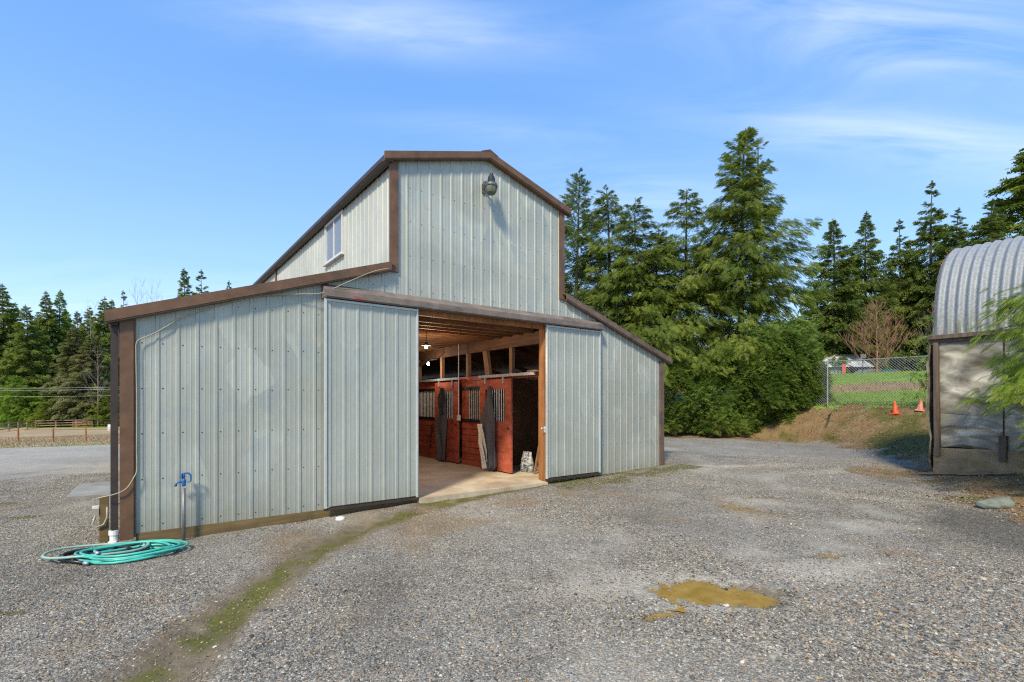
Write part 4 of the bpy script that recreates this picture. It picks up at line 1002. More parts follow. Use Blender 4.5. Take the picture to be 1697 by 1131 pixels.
# ------------------------------------------------------------------ foliage engine
def frond(kind):
    V = []; F = []; tip = []
    def tri(a, b, c, ta, tb, tc_): k = len(V); V.extend([a, b, c]); F.append((k, k + 1, k + 2)); tip.extend([ta, tb, tc_])
    dz = lambda x, y=0: -.30 * x * x - .25 * y * y
    if kind == 'near': n, l0, wd = 11, .42, .030
    elif kind == 'mid': n, l0, wd = 7, .44, .050
    else: n, l0, wd = 3, .5, .12
    for i in range(n):
        x = (i + .4) / n; l = l0 * (1 - .72 * x) + .05
        for sg in (-1, 1):
            xx = x + (.02 if sg > 0 else -.02)
            tri((xx - wd, 0, dz(xx)), (xx + wd, 0, dz(xx)), (xx + l * .62, sg * l, dz(xx + l * .5, l)), .3 * x, .3 * x, .55 + .45 * x)
    tri((.7, -wd * .8, dz(.7)), (.7, wd * .8, dz(.7)), (1.08, 0, dz(1.08)), .5, .5, 1)
    if kind != 'far': tri((0, -.018, 0), (0, .018, 0), (.9, 0, dz(.9)), .1, .1, .4)
    return np.array(V, float), np.array(F), np.array(tip)
FR = {k: frond(k) for k in ('near', 'mid', 'far')}
def place_fronds(kind, P, D, U, S, T, tipw):
    V, F, tip = FR[kind]; n = len(P)
    D = D / np.linalg.norm(D, axis=1, keepdims=True); Sd = np.cross(U, D); Sd /= np.linalg.norm(Sd, axis=1, keepdims=True) + 1e-9; Nn = np.cross(D, Sd)
    VV = P[:, None, :] + S[:, None, None] * (V[None, :, 0:1] * D[:, None, :] + V[None, :, 1:2] * Sd[:, None, :] + V[None, :, 2:3] * Nn[:, None, :])
    FF = F[None] + (np.arange(n) * len(V))[:, None, None]
    return VV.reshape(-1, 3), FF.reshape(-1, 3), np.repeat(T, len(V)), (tip[None] * tipw[:, None]).ravel()
def conifer_meshes(name, seed, Ht, prof, z0=.05, nb=150, kind='mid', fpb=14, fs=.5, droop=.35, e_low=-5, e_top=40, lean=.0, tipdroop=0., gap=.0, width=.30, var=.28, sag=.75):
    rg = np.random.RandomState(seed); tb = MB()
    nT = 14
    def trunk(f): return np.array([lean * Ht * f + .012 * Ht * math.sin(f * 5 + seed) * f + tipdroop * max(0, f - .9) * 10 * .12 * Ht * .1, .010 * Ht * math.cos(f * 4 + seed) * f, Ht * f])
    r0 = Ht * .014
    tb.tube([trunk(i / nT) for i in range(nT + 1)], [r0 * (1 - .93 * i / nT) for i in range(nT + 1)], 8)
    Ps, Ds, Us, Ss, Ts, Tw = [], [], [], [], [], []
    fs_list = np.sort(z0 + (0.99 - z0) * rg.rand(nb) ** .9)
    az = 0
    for f in fs_list:
        az += 2.4 + rg.uniform(-.5, .5)
        if rg.rand() < gap: continue
        L = np.interp(f, [p[0] for p in prof], [p[1] for p in prof]) * rg.uniform(1 - var * 1.2, 1 + var * .75)
        if L < .05: continue
        e0 = math.tan(R(np.interp(f, [z0, .6, 1], [e_low, (e_low + e_top) * .42, e_top]) + rg.uniform(-8, 8))); dr = droop * rg.uniform(.7, 1.3)
        o = trunk(f); h = np.array([math.cos(az), math.sin(az), 0]); sd = np.array([-math.sin(az), math.cos(az), 0]); bend = rg.uniform(-.18, .18)
        cur = lambda s: o[None] + (L * s)[:, None] * h + (L * bend * s * s)[:, None] * sd + (L * (e0 * s - dr * s * s))[:, None] * np.array([0, 0, 1.])
        ss = np.linspace(0, 1, 6); cp = cur(ss); br = max(.006, .010 * L)
        tb.tube([tuple(p) for p in cp], [br * (1 - .85 * s) for s in ss], 4, False)
        n = max(4, int(fpb * (.5 + L * .55)))
        s = .10 + .92 * rg.rand(n) ** .75; p = cur(s); lat = rg.choice([-1, 1], n)
        tng = h[None] + (2 * bend * s)[:, None] * sd + (e0 - 2 * dr * s)[:, None] * np.array([0, 0, 1.])
        wl = lat * rg.rand(n) * width * L * np.clip(1.15 - s, .05, 1) * 1.0
        p = p + wl[:, None] * sd[None]; p[:, 2] -= .25 * np.abs(wl) + rg.normal(0, .055, n) * L
        ang = lat * rg.uniform(.15, 1.1, n) * (1.1 - .8 * s)
        d = tng * np.cos(ang)[:, None] + sd[None] * np.sin(ang)[:, None]; d[:, 2] -= rg.uniform(-.1, sag, n)
        up = np.stack([rg.normal(0, .55, n), rg.normal(0, .55, n), np.ones(n)], 1)
        Ps.append(p); Ds.append(d); Us.append(up); Ss.append(fs * rg.uniform(.6, 1.2, n) * np.interp(L, [0, .5, 1.2, 3], [.35, .6, .9, 1.1])); Ts.append(np.clip(rg.rand() * .55 + rg.rand(n) * .45, 0, 1)); Tw.append(s)
    # leader
    n = 10; fz_ = rg.uniform(.955, 1.0, n); p = np.array([trunk(f) for f in fz_]); a = rg.rand(n) * 6.28
    Ps.append(p); Ds.append(np.stack([np.cos(a) * .6, np.sin(a) * .6, np.ones(n)], 1)); Us.append(np.stack([-np.cos(a), -np.sin(a), np.full(n, .6)], 1)); Ss.append(np.full(n, fs * .4)); Ts.append(rg.rand(n)); Tw.append(np.ones(n) * .6)
    Vv, Ff, Tt, Ti = place_fronds(kind, np.concatenate(Ps), np.concatenate(Ds), np.concatenate(Us), np.concatenate(Ss), np.concatenate(Ts), np.concatenate(Tw))
    return tb.mesh(name + '_trunk'), np_mesh(name + '_crown', Vv, Ff, dict(tint=Tt, tip=Ti))
def plant(name, meshes, x, y, rz, sc, leaf, label, cat='tree', group=None, bark='bark', dz=-.1):
    e = empty(name, (x, y, gz(x, y, False) + dz), rz, label, cat, group)
    s = sc if isinstance(sc, tuple) else (sc, sc, sc)
    for nm, me, mt in (('trunk', meshes[0], bark), ('crown', meshes[1], leaf)):
        o = bpy.data.objects.new(nm, me); C.objects.link(o); o.parent = e; o.scale = s
        if not me.materials: me.materials.append(MT[mt])
        if me.materials[0] != MT[mt]:
            o.material_slots[0].link = 'OBJECT'; o.material_slots[0].material = MT[mt]
    return e
# hero hemlocks behind the hedge
P1 = [(0, 2.6), (.12, 2.7), (.2, 3.3), (.32, 3.5), (.45, 3.1), (.58, 2.35), (.7, 1.6), (.8, 1.1), (.9, .68), (.96, .4), (1, .14)]
hm1 = conifer_meshes('hemlock_a', 11, 15.4, P1, .10, 330, 'mid', 50, .33, .34, 2, 46, 0, 1., .14, .40, var=.45)
plant('hemlock_tree', hm1, 11.6, 25.4, .6, (1, 1, (15.7 - gz(11.6, 25.4)) / 15.4), 'f_hem', 'tallest layered hemlock right of the barn, drooping yellow green boughs and thin leader')
P2 = [(0, 3.2), (.2, 3.3), (.4, 2.9), (.6, 2.1), (.8, 1.2), (.93, .6), (1, .15)]
hm2 = conifer_meshes('hemlock_b', 23, 13.0, P2, .24, 180, 'mid', 40, .33, .36, 0, 42, 0, 1., .10, .40, var=.42)
plant('hemlock_tree', hm2, 9.2, 26.2, 2.1, (1, 1, (13.0 - gz(9.2, 26.2)) / 13), 'f_hem', 'lower hemlock standing against the left side of the tallest hemlock')
tp = empty('hemlock_tree', (12.55, 26.0, gz(12.5, 26, False) - .1), 1.2, 'slim second leader rising just right of the tallest hemlock top', 'tree')
tw = conifer_meshes('hemlock_c', 31, 15.2, [(0, .6), (.45, 1.0), (.7, 1.05), (.88, .5), (1, .10)], .50, 60, 'mid', 26, .30, .34, 0, 44, 0, 1., .15, .36, var=.5)
for nm, me, mt in (('trunk', tw[0], 'bark'), ('crown', tw[1], 'f_hem')):
    link(nm, me, MT[mt], tp).scale = (1, 1, (15.4 - gz(12.5, 26)) / 15.2)
# firs right behind the barn
PF = [(0, 2.9), (.2, 2.9), (.45, 2.2), (.7, 1.35), (.88, .65), (1, .1)]
fr1 = conifer_meshes('fir_a', 41, 14.0, PF, .08, 240, 'mid', 34, .33, .14, 6, 52, 0, 0, .06, .34, var=.35)
plant('fir_tree', fr1, 3.5, 27.0, .3, (1, 1, 1.0), 'f_fir', 'dark pointed fir right beside the barn gable')
plant('hemlock_tree', hm2, 5.25, 27.2, 4.0, (1.1, 1.1, (13.3 - gz(5.2, 27.2)) / 13), 'f_hem', 'loose hemlock right of the dark fir beside the gable')
plant('hemlock_tree', hm2, 6.1, 25.4, 5.3, (1., 1., (12.0 - gz(6.1, 25.4)) / 13), 'f_hem', 'drooping hemlock over the right end of the barn roof')
plant('hemlock_tree', hm2, 7.35, 25.6, .9, (1., 1., (10.7 - gz(7.3, 25.6)) / 13), 'f_hem', 'shorter hemlock between the barn roof end and the tallest hemlock')
plant('fir_tree', fr1, 1.9, 29.5, 1.8, (1.1, 1.1, .78), 'f_fir', 'low dark fir tucked behind the raised barn wall')
# hedge
def hedge_mesh(seed, L, D_, Hh, n, kind, fs):
    rg = np.random.RandomState(seed); x = rg.uniform(-L / 2, L / 2, n); q = rg.rand(n)
    lump = lambda x, z: .30 * np.sin(x * 1.9 + z * 1.3 + seed) + .20 * np.sin(x * 4.1 - z * 2.9) + .10 * np.sin(x * 9 + z * 7)
    hz = Hh * (1 + .07 * np.sin(x * 1.7) + .05 * np.sin(x * 4.3)) * np.clip(1.05 - (np.abs(x) / (L / 2)) ** 6 * .6, .3, 1)
    z = rg.rand(n) * hz; front = q < .62
    dep = D_ / 2 * np.sqrt(np.clip(1 - (np.clip(z / hz - .35, 0, 1) / .72) ** 2.2, .02, 1)) * np.clip(1 - (np.abs(x) / (L / 2)) ** 4, .1, 1) ** .5
    y = np.where(front, -dep + lump(x, z) - .15 + np.abs(rg.normal(0, .16, n)), rg.uniform(-1, 1, n) * dep)
    z = np.where(front, z, np.maximum(z, hz * rg.uniform(.5, 1.02, n)))
    P = np.stack([x, y, z], 1); a = rg.uniform(-1.3, 1.3, n)
    D = np.stack([np.sin(a), np.where(front, -np.cos(a), rg.uniform(-1, 1, n)), rg.uniform(-.55, .95, n)], 1)
    U = np.stack([rg.normal(0, .6, n), -.5 + rg.normal(0, .6, n), np.ones(n)], 1)
    V_, F_, T_, Ti = place_fronds(kind, P, D, U, fs * rg.uniform(.6, 1.25, n), rg.rand(n) * .7 + .3 * (np.sin(x * 2.3 + z * 2) * .5 + .5), rg.uniform(.2, .9, n))
    return np_mesh('hedge_crown', V_, F_, dict(tint=T_, tip=Ti))
hg = empty('hedge', (9.4, 23.55, gz(9.4, 23.4, False) - .05), R(-14), 'long dense dark green hedge under the hemlocks behind the barn corner', 'hedge')
link('foliage', hedge_mesh(4, 7.0, 2.2, 3.5, 17000, 'mid', .23), MT['f_hedge'], hg)
tb = MB(); rg = random.Random(2)
for i in range(26):
    x = rg.uniform(-3.2, 3.2); tb.tube([(x, rg.uniform(-.3, .5), 0), (x + rg.uniform(-.3, .3), rg.uniform(-.5, .3), 1.2), (x + rg.uniform(-.8, .8), rg.uniform(-.7, .2), 2.7)], [.04, .03, .012], 5, False)
tb.build('stem', 'bark', hg)
hg2 = empty('shrub', (12.0, 22.7, gz(12.0, 22.7, False) - .05), R(28), 'rounded dark conifer shrub sweeping to the ground at the right end of the hedge', 'shrub')
link('foliage', hedge_mesh(9, 3.5, 2.6, 3.5, 11500, 'mid', .24), MT['f_hedge'], hg2)
tb = MB()
for i in range(12):
    x = rg.uniform(-1, 1); tb.tube([(x * .3, 0, 0), (x * .7, rg.uniform(-.6, .3), 1.0), (x * 1.2, rg.uniform(-.9, .2), 2.3)], [.05, .03, .012], 5, False)
tb.build('stem', 'bark', hg2)
# cedar at the right edge in front of the shed
PC = [(0, 1.25), (.2, 1.9), (.45, 2.1), (.7, 1.7), (.9, .8), (1, .2)]
cd = conifer_meshes('cedar_a', 55, 4.4, PC, .08, 125, 'near', 70, .20, .26, 12, 40, 0, 0, 0, .46, var=.2)
plant('cedar_tree', cd, 9.75, 7.35, 1.1, 1, 'f_cedar', 'bright yellow green cedar reaching in from the right edge before the shed', 'tree')
# far conifers
PG = [(0, 3.6), (.15, 3.9), (.4, 3.0), (.65, 1.9), (.85, .82), (.95, .32), (1, .05)]
fa = [conifer_meshes('far_fir_%d' % i, 70 + i, 20., PG, zz, nb, 'far', 38, .56, dr, 2, 44, 0, 0, gp, .40, var=.36) for i, (zz, nb, dr, gp) in enumerate([(.08, 210, .18, .05), (.12, 180, .26, .12), (.06, 240, .3, .03), (.28, 150, .22, .22)])]
SHW = lambda px, Y: (px - 848.5) / 834 * Y
def far(px, ytop, Y, k, wd, leaf, label, group=None, rz=None):
    x = SHW(px, Y); zt = H + (665 - ytop) / 834 * Y; g0 = gz(x, Y, False); hh = zt - g0
    return plant('conifer_tree', fa[k], x, Y, random.uniform(0, 6) if rz is None else rz, (wd, wd, hh / 20.), leaf, label, 'tree', group)
GL = 'tall conifers beyond the paddock'
far(8, 470, 92, 2, 1.35, 'f_far', 'very dark broad fir at the far left edge of the woods', GL)
far(42, 505, 88, 0, 1.2, 'f_far', 'dark fir right of the broad one at the left edge', GL)
far(80, 482, 96, 2, 1.15, 'f_far', 'left one of the twin topped tall green firs in the left woods', GL)
far(100, 480, 98, 0, 1.1, 'f_shrub', 'right one of the twin topped tall green firs in the left woods', GL)
far(127, 515, 104, 0, 1.1, 'f_olive', 'thin brownish conifer between the twin firs and the barn', GL)
far(147, 508, 100, 2, 1.1, 'f_far', 'narrow fir left of the tall one nearest the barn corner', GL)
far(170, 492, 92, 2, 1.2, 'f_far', 'full green fir standing just left of the barn corner', GL)
far(186, 496, 112, 0, 1.1, 'f_far', 'fir half hidden behind the barn corner post', GL)
far(62, 525, 108, 2, 1.4, 'f_far', 'shaded fir filling the gap behind the left woods', GL)
far(120, 540, 84, 2, 1.2, 'f_olive', 'pale olive hemlock with drooping boughs above the power lines', GL)
far(-30, 490, 90, 2, 1.4, 'f_far', 'dark fir just past the left edge of the photo', GL)
far(150, 555, 82, 2, 1.2, 'f_olive', 'low dull olive conifer beside the barn corner', GL)
far(22, 500, 110, 2, 1.3, 'f_far', 'shaded fir between the two dark ones at the left edge', GL)
far(112, 512, 112, 2, 1.2, 'f_far', 'shaded fir just right of the twin topped firs', GL)
far(138, 535, 112, 0, 1.2, 'f_far', 'shaded fir low behind the narrow fir', GL)
far(-8, 520, 104, 0, 1.3, 'f_far', 'shaded fir cut by the left edge of the photo', GL)
far(203, 480, 105, 3, .9, 'f_far', 'sparse brown tinged fir tip over the low barn roof', GL)
far(304, 444, 100, 0, 1.25, 'f_fir', 'left of two dark fir tips above the barn side roof', GL)
far(334, 446, 102, 3, 1.3, 'f_fir', 'right of two dark fir tips above the barn side roof', GL)
far(378, 466, 120, 1, 1.2, 'f_fir', 'small fir tip just showing at the barn side roof', GL)
GR_ = 'tall conifers beyond the right field'
far(1381, 362, 62, 0, 1.15, 'f_fir', 'leftmost dark fir of the right woods, standing clear against the sky', GR_)
far(1436, 350, 64, 0, 1.05, 'f_fir', 'pointed dark fir second from left in the right woods', GR_)
far(1490, 362, 66, 3, 1.0, 'f_fir', 'ragged fir with bare upper trunk in the right woods', GR_)
far(1545, 297, 64, 3, 1.2, 'f_fir', 'tallest open crowned fir left of the shed roof', GR_)
far(1585, 345, 60, 1, 1.1, 'f_fir', 'dark fir directly behind the curved shed roof', GR_)
far(1410, 430, 74, 2, 1.1, 'f_fir', 'shaded fir filling behind the bare red tree', GR_)
far(1515, 420, 76, 2, 1.2, 'f_fir', 'shaded fir low behind the ragged fir', GR_)
far(1470, 440, 78, 2, 1.1, 'f_fir', 'shaded fir low between the pointed and ragged firs', GR_)
far(1570, 410, 72, 2, 1.2, 'f_fir', 'shaded fir low between the tallest fir and the shed', GR_)
far(1352, 470, 70, 0, .9, 'f_fir', 'small fir left of the right woods behind the hemlock', GR_)
hm3 = hm1
far(1730, 190, 50, 2, 2.0, 'f_hem', 'big green hemlock rising behind the right end of the shed')
far(1640, 330, 44, 1, 1.0, 'f_fir', 'dark fir between the shed roof and the big right hemlock', GR_)
# cedar row in front of left woods
PSH = [(0, 1.0), (.15, 1.15), (.45, .85), (.75, .45), (.93, .18), (1, .04)]
sh = [conifer_meshes('young_cedar_%d' % i, 90 + i, 3., PSH, .02, 130, 'mid', 14, .34, .12, 14, 45, 0, 0, 0, .4) for i in range(2)]
GS = 'young cedars along the far paddock fence'
for (px_, yt, Y, wd, lf, lab) in [(-5, 645, 80, 1.0, 'f_shrub', 'young cedar cut by the left edge of the photo'), (26, 624, 79, 1.05, 'f_shrub', 'tallest young cedar of the row, near the left edge'), (52, 642, 80, 1.0, 'f_shrub', 'young cedar right of the tallest one'), (75, 668, 78, .7, 'f_gold', 'short yellow green cedar in front of the row'),
                                  (94, 641, 81, 1.1, 'f_shrub', 'broad young cedar in the middle of the row'), (118, 662, 82, .9, 'f_shrub', 'low young cedar right of the broad middle one'), (143, 654, 82, .95, 'f_shrub', 'bushy young cedar before the olive hemlock'), (182, 645, 80, .85, 'f_gold', 'yellow cedar half hidden by the barn corner')]:
    x = SHW(px_, Y); g0 = gz(x, Y, False); hh = H + (665 - yt) / 834 * Y - g0
    plant('young_cedar', sh[0 if wd > .9 else 1], x, Y, random.uniform(0, 6), (wd * 2.7, wd * 2.7, hh / 3.), lf, lab, 'tree', GS)
# bare trees
def bare_mesh(seed, Ht, spread, n1, n2, n3, up=.9, r0=.10, cone=True):
    rg = random.Random(seed); mb = MB(); mb.tube([(0, 0, 0), (.05, 0, Ht * .35), (0, .05, Ht * .7), (0, 0, Ht)], [r0, r0 * .75, r0 * .4, .01], 6)
    def br(p, d, L, r, lv):
        pts = [p]; q = p.copy(); dd = d.copy()
        for i in range(3):
            dd = (dd + Vector((rg.uniform(-.15, .15), rg.uniform(-.15, .15), .12))).normalized(); q = q + dd * L / 3; pts.append(q.copy())
        mb.tube(pts, [r, r * .75, r * .5, r * .25], 3 if lv else 4, False)
        if lv < 2:
            for k in range(n2 if lv == 0 else n3):
                t = rg.uniform(.25, 1.); i = min(2, int(t * 3)); b = pts[i].lerp(pts[i + 1], t * 3 - i)
                nd = (dd + Vector((rg.uniform(-.9, .9), rg.uniform(-.9, .9), rg.uniform(-.1, .7)))).normalized()
                br(b, nd, L * rg.uniform(.3, .5), r * .5, lv + 1)
    for k in range(n1):
        f = .12 + .85 * (k / n1); a = k * 2.4 + rg.uniform(-.4, .4)
        L = spread * (1 - f) ** .8 * rg.uniform(.8, 1.1) + .25 if cone else spread * rg.uniform(.6, 1.1) * (1.1 - .6 * f)
        br(Vector((0, 0, Ht * f)), Vector((math.cos(a), math.sin(a), up * rg.uniform(.7, 1.2))).normalized(), L * 1.15, max(.012, r0 * .35 * (1 - f * .7)), 0)
    return mb.mesh('bare_tree')
def bare(px_, yt, Y, me, Ht, mt, label, wd=1.):
    x = SHW(px_, Y); g0 = gz(x, Y, False); hh = H + (665 - yt) / 834 * Y - g0
    o = link('bare_tree', me, MT[mt]); o.location = (x, Y, g0 - .1); o.scale = (wd * hh / Ht, wd * hh / Ht, hh / Ht); tag(o, label, 'tree'); return o
bare(1453, 497, 55, bare_mesh(1, 8, 3.2, 46, 9, 5), 8, 'twig_red', 'leafless rounded tree with reddish brown twigs before the right firs')
bare(1546, 500, 48, bare_mesh(2, 8, 2.6, 26, 7, 4, .9, .09), 8, 'twig_tan', 'leafless tan tree beside the shed eave')
bt = bare_mesh(5, 14, 4., 22, 7, 4, 1.2, .12, False)
bare(150, 515, 90, bt, 14, 'twig_grey', 'pale leafless tree among the left woods', .8)
bare(228, 480, 95, bt.copy(), 14, 'twig_grey', 'leafless twigs showing above the low barn roof left end', .7)
bare(255, 482, 97, bt.copy(), 14, 'twig_grey', 'leafless twigs showing above the low barn roof, right of the others', .6)
bare(162, 575, 79, bt.copy(), 14, 'twig_tan', 'pale tangled leafless shrub beside the yellow cedar', 1.)
# broadleaf shrub on the fence
rgn = np.random.RandomState(8); n = 260; P = rgn.normal(0, 1, (n, 3)) * np.array([.28, .28, .42]) + np.array([0, 0, 1.25])
D = rgn.normal(0, 1, (n, 3)); U = rgn.normal(0, .5, (n, 3)) + np.array([0, 0, 1.])
V_, F_, T_, Ti = place_fronds('far', P, D, U, np.full(n, .17), rgn.rand(n), rgn.rand(n))
bs = empty('bush', (14.75, 17.6, gz(14.75, 17.6)), 0, 'small leafy bush growing by the chain link fence beside the shed', 'bush')
link('foliage', np_mesh('bush', V_, F_, dict(tint=T_, tip=Ti)), MT['f_hedge'], bs)
MB().tube([(0, 0, 0), (.03, 0, .6), (-.05, .05, 1.3)], [.03, .025, .01], 6).tube([(.02, 0, .5), (-.4, .1, 1.1), (-.6, .2, 1.3)], [.02, .012, .006], 5).build('stem', 'bark', bs)

# ------------------------------------------------------------------ chain link fence
fp_ = [(16.9, 15.8), (15.1, 18.2), (13.1, 20.9), (11.0, 24.2)]; FH = 1.83; FWR = .0042
fe = empty('chain_link_fence', (fp_[1][0], fp_[1][1], gz(*fp_[1])), 0, 'grey chain link fence along the top of the dirt bank', 'fence')
L0 = fe.location
gp = [Vector((x, y, gz(x, y, False))) - L0 for x, y in fp_]
for p in gp: MB().tube([p + Vector((0, 0, -.1)), p + Vector((0, 0, FH))], .03, 8).lathe([(.034, 0), (.03, .03), (.005, .045)], p + Vector((0, 0, FH)), 8).build('post', 'wire', fe)
for a, b in zip(gp[:-1], gp[1:]): MB().tube([a + Vector((0, 0, FH - .03)), b + Vector((0, 0, FH - .03))], .021, 6).build('top_rail', 'wire', fe)
for a, b in zip(gp[:-1], gp[1:]):
    mb = MB(); d = b - a; L = d.length; pit = .10; hh = FH - .06; k = -int(hh / pit)
    up = Vector((0, 0, 1))
    while k * pit < L:
        for sg in (1, -1):
            s0, s1 = k * pit, k * pit + hh; z0, z1 = 0., hh
            if s0 < 0: z0 += -s0; s0 = 0
            if s1 > L: z1 -= s1 - L; s1 = L
            if s1 - s0 > .02:
                za, zb_ = (z0, z1) if sg > 0 else (hh - z0, hh - z1)
                mb.tube([a + d * (s0 / L) + up * (za + .03), a + d * (s1 / L) + up * (zb_ + .03)], FWR, 3, False)
        k += 1
    o = mb.build('chain_mesh', 'wire', fe); o['kind'] = 'stuff'
# low wire edging
lw = empty('wire_edging', (13.0, 20.3, gz(13.0, 20.3)), 0, 'low dark wire garden edging at the foot of the chain link fence', 'fence')
mb = MB(); a = Vector((13.0, 20.3)); b = Vector((14.4, 18.45))
for i in range(26):
    p = a.lerp(b, i / 25); g_ = gz(p.x, p.y) - lw.location.z; mb.tube([(p.x - a.x, p.y - a.y, g_ - .05), (p.x - a.x, p.y - a.y, g_ + .32)], .004, 3, False)
for z in (.08, .2, .31):
    mb.tube([(a.lerp(b, i / 8).x - a.x, a.lerp(b, i / 8).y - a.y, gz(*a.lerp(b, i / 8)) - lw.location.z + z) for i in range(9)], .004, 3, False)
mb.build('wire_grid', 'gutter', lw)
# cones and plywood
def cone(x, y, rz, tilt, mt, label):
    e = empty('traffic_cone', (x, y, gz(x, y)), rz, label, 'traffic cone', 'traffic cones on the bank'); e.rotation_euler = (R(tilt), R(tilt * .6), rz)
    BX('cone_base', (-.14, -.14, -.02), (.14, .14, .025), mt, e, .01); MB().lathe([(.115, .02), (.105, .05), (.03, .44), (.028, .455), (.015, .46)], (0, 0, 0), 18).build('cone_body', mt, e, True)
cone(14.05, 18.42, .4, -4, 'cone', 'bright orange traffic cone, the left of two on the bank')
cone(14.62, 18.05, .9, 7, 'cone_fade', 'faded orange traffic cone with pale tip, beside the plywood')
pb = empty('plywood_board', (15.0, 17.45, gz(15.0, 17.45)), R(20), 'brown plywood board propped at a slant beside the faded cone', 'board')
MB().hexa([(-.42, -.05, .02), (.22, -.25, -.02), (.22, -.23, -.02), (-.42, -.03, .02), (-.12, .25, .50), (.50, .12, .42), (.50, .15, .43), (-.12, .28, .51)]).build('sheet', 'ply', pb)
rt = empty('fallen_branch', (12.9, 20.3, gz(12.9, 20.3) + .03), 0, 'crooked fallen branch lying at the foot of the fence post', 'branch')
MB().tube([(.1, .2, .05), (-.1, -.1, .12), (-.5, -.7, .06), (-.75, -1.0, .02)], [.03, .035, .03, .012], 6).tube([(-.2, -.25, .1), (-.5, -.35, .02)], [.02, .01], 5).build('limb', 'stud', rt, True)

# ------------------------------------------------------------------ field beyond: sheds, cars, rails
def gable_building(name, x0, x1, y0, y1, zb, ze, zr, wall, roofm, label, axis='x'):
    e = empty(name, ((x0 + x1) / 2, (y0 + y1) / 2, zb), 0, label, 'building'); hx_, hy_ = (x1 - x0) / 2, (y1 - y0) / 2
    E, Z = ze - zb, zr - zb
    if axis == 'x':
        MB().prism([(-hy_, -.5), (hy_, -.5), (hy_, E), (0, Z), (-hy_, E)], 0, -hx_, hx_).build('wall', wall, e)
        for sg in (-1, 1):
            n = max(3, int((x1 - x0) / 1.2)); ov = .35
            for i in range(n):
                a = -hx_ - ov + i * (2 * hx_ + 2 * ov) / n; b = -hx_ - ov + (i + 1) * (2 * hx_ + 2 * ov) / n - .03
                MB().prism([(sg * (hy_ + .3), E - .3 * (Z - E) / hy_ + .03), (0, Z + .03), (0, Z + .10), (sg * (hy_ + .3), E - .3 * (Z - E) / hy_ + .10)], 0, a, b).build('roof_sheet', roofm, e)
    else:
        MB().prism([(-hx_, -.5), (hx_, -.5), (hx_, E), (0, Z), (-hx_, E)], 1, -hy_, hy_).build('wall', wall, e)
        for sg in (-1, 1):
            MB().prism([(sg * (hx_ + .3), E - .3 * (Z - E) / hx_ + .03), (0, Z + .03), (0, Z + .10), (sg * (hx_ + .3), E - .3 * (Z - E) / hx_ + .10)], 1, -hy_ - .3, hy_ + .3).build('roof_sheet', roofm, e)
    return e
Yb = 58.; xb0, xb1 = SHW(1345, Yb), SHW(1441, Yb); zg = gz((xb0 + xb1) / 2, Yb, False)
wb = gable_building('outbuilding', xb0, xb1, Yb, Yb + 6, zg, H + 58 / 834 * Yb, H + 80 / 834 * Yb, 'greywall', 'whiteroof', 'low grey outbuilding with bright white metal roof beyond the lawn')
wl = H + 58 / 834 * Yb - zg
BX('corner_board', ((xb1 - xb0) / 2 - .12, -3.04, 0), ((xb1 - xb0) / 2 + .03, -3.003, wl - .1), 'vinyl', wb)
for i, dx in enumerate((-2.6, -.3, 1.1)): BX('door', (dx, -3.05, .1), (dx + .9, -3.003, wl - .35), ('black', 'greywall', 'black')[i], wb)
Yr = 52.; rb = gable_building('red_barn', SHW(1085, Yr), SHW(1220, Yr), Yr, Yr + 7, gz(SHW(1150, Yr), Yr, False), H + 72 / 834 * Yr, H + 100 / 834 * Yr, 'redwall', 'whiteroof', 'red outbuilding with pale roof glimpsed through the hedge and hemlocks')
for dx in (-2.5, 0.5): BX('window', (dx, -3.55, 1.4), (dx + 1.1, -3.503, 2.2), 'vinyl', rb)
def flag(px_, y0, y1, Y, wpx, mt, lab, name='banner', cat='banner'):
    x = SHW(px_, Y); g0 = gz(x, Y, False); z0 = H + (665 - y1) / 834 * Y; z1 = H + (665 - y0) / 834 * Y; wd = wpx / 834 * Y / 2
    e = empty(name, (x, Y, g0), 0, lab, cat)
    MB().tube([(-wd, .03, -.1), (-wd, .03, z1 - g0)], .03, 6).tube([(wd, .03, -.1), (wd, .03, z1 - g0)], .03, 6).build('pole', 'wire', e)
    MB().box((-wd, -.02, z0 - g0), (wd, .02, z1 - g0)).build('panel', mt, e)
flag(1399, 604, 618, 54, 5, 'redflag', 'upright orange red panel in front of the grey outbuilding')
flag(1343, 612, 624, 50, 5, 'redflag', 'right orange red panel glimpsed under the hemlock boughs')
flag(1325, 610, 622, 50, 4, 'redflag', 'left orange red panel glimpsed under the hemlock boughs')
x = SHW(1337, 49.); tag(MB().lathe([(.27, 0), (.29, .05), (.29, .42), (.30, .45), (.29, .48), (.29, .82), (.27, .86), (.05, .87)], (x, 49., gz(x, 49., False)), 16).build('barrel', 'bluebin', None, True), 'blue barrel on the lawn glimpsed under the hemlock boughs', 'barrel')
x = SHW(1430, 47.); z = gz(x, 47., False)
e = empty('board_on_pole', (x, 47., z), 0, 'small dark board on a thin black pole before the white roofed outbuilding', 'sign')
MB().tube([(0, 0, -.1), (0, 0, 1.75)], .035, 8).build('pole', 'black', e); BX('board', (-.25, -.06, 1.45), (.25, -.03, 1.85), 'steelpipe', e)
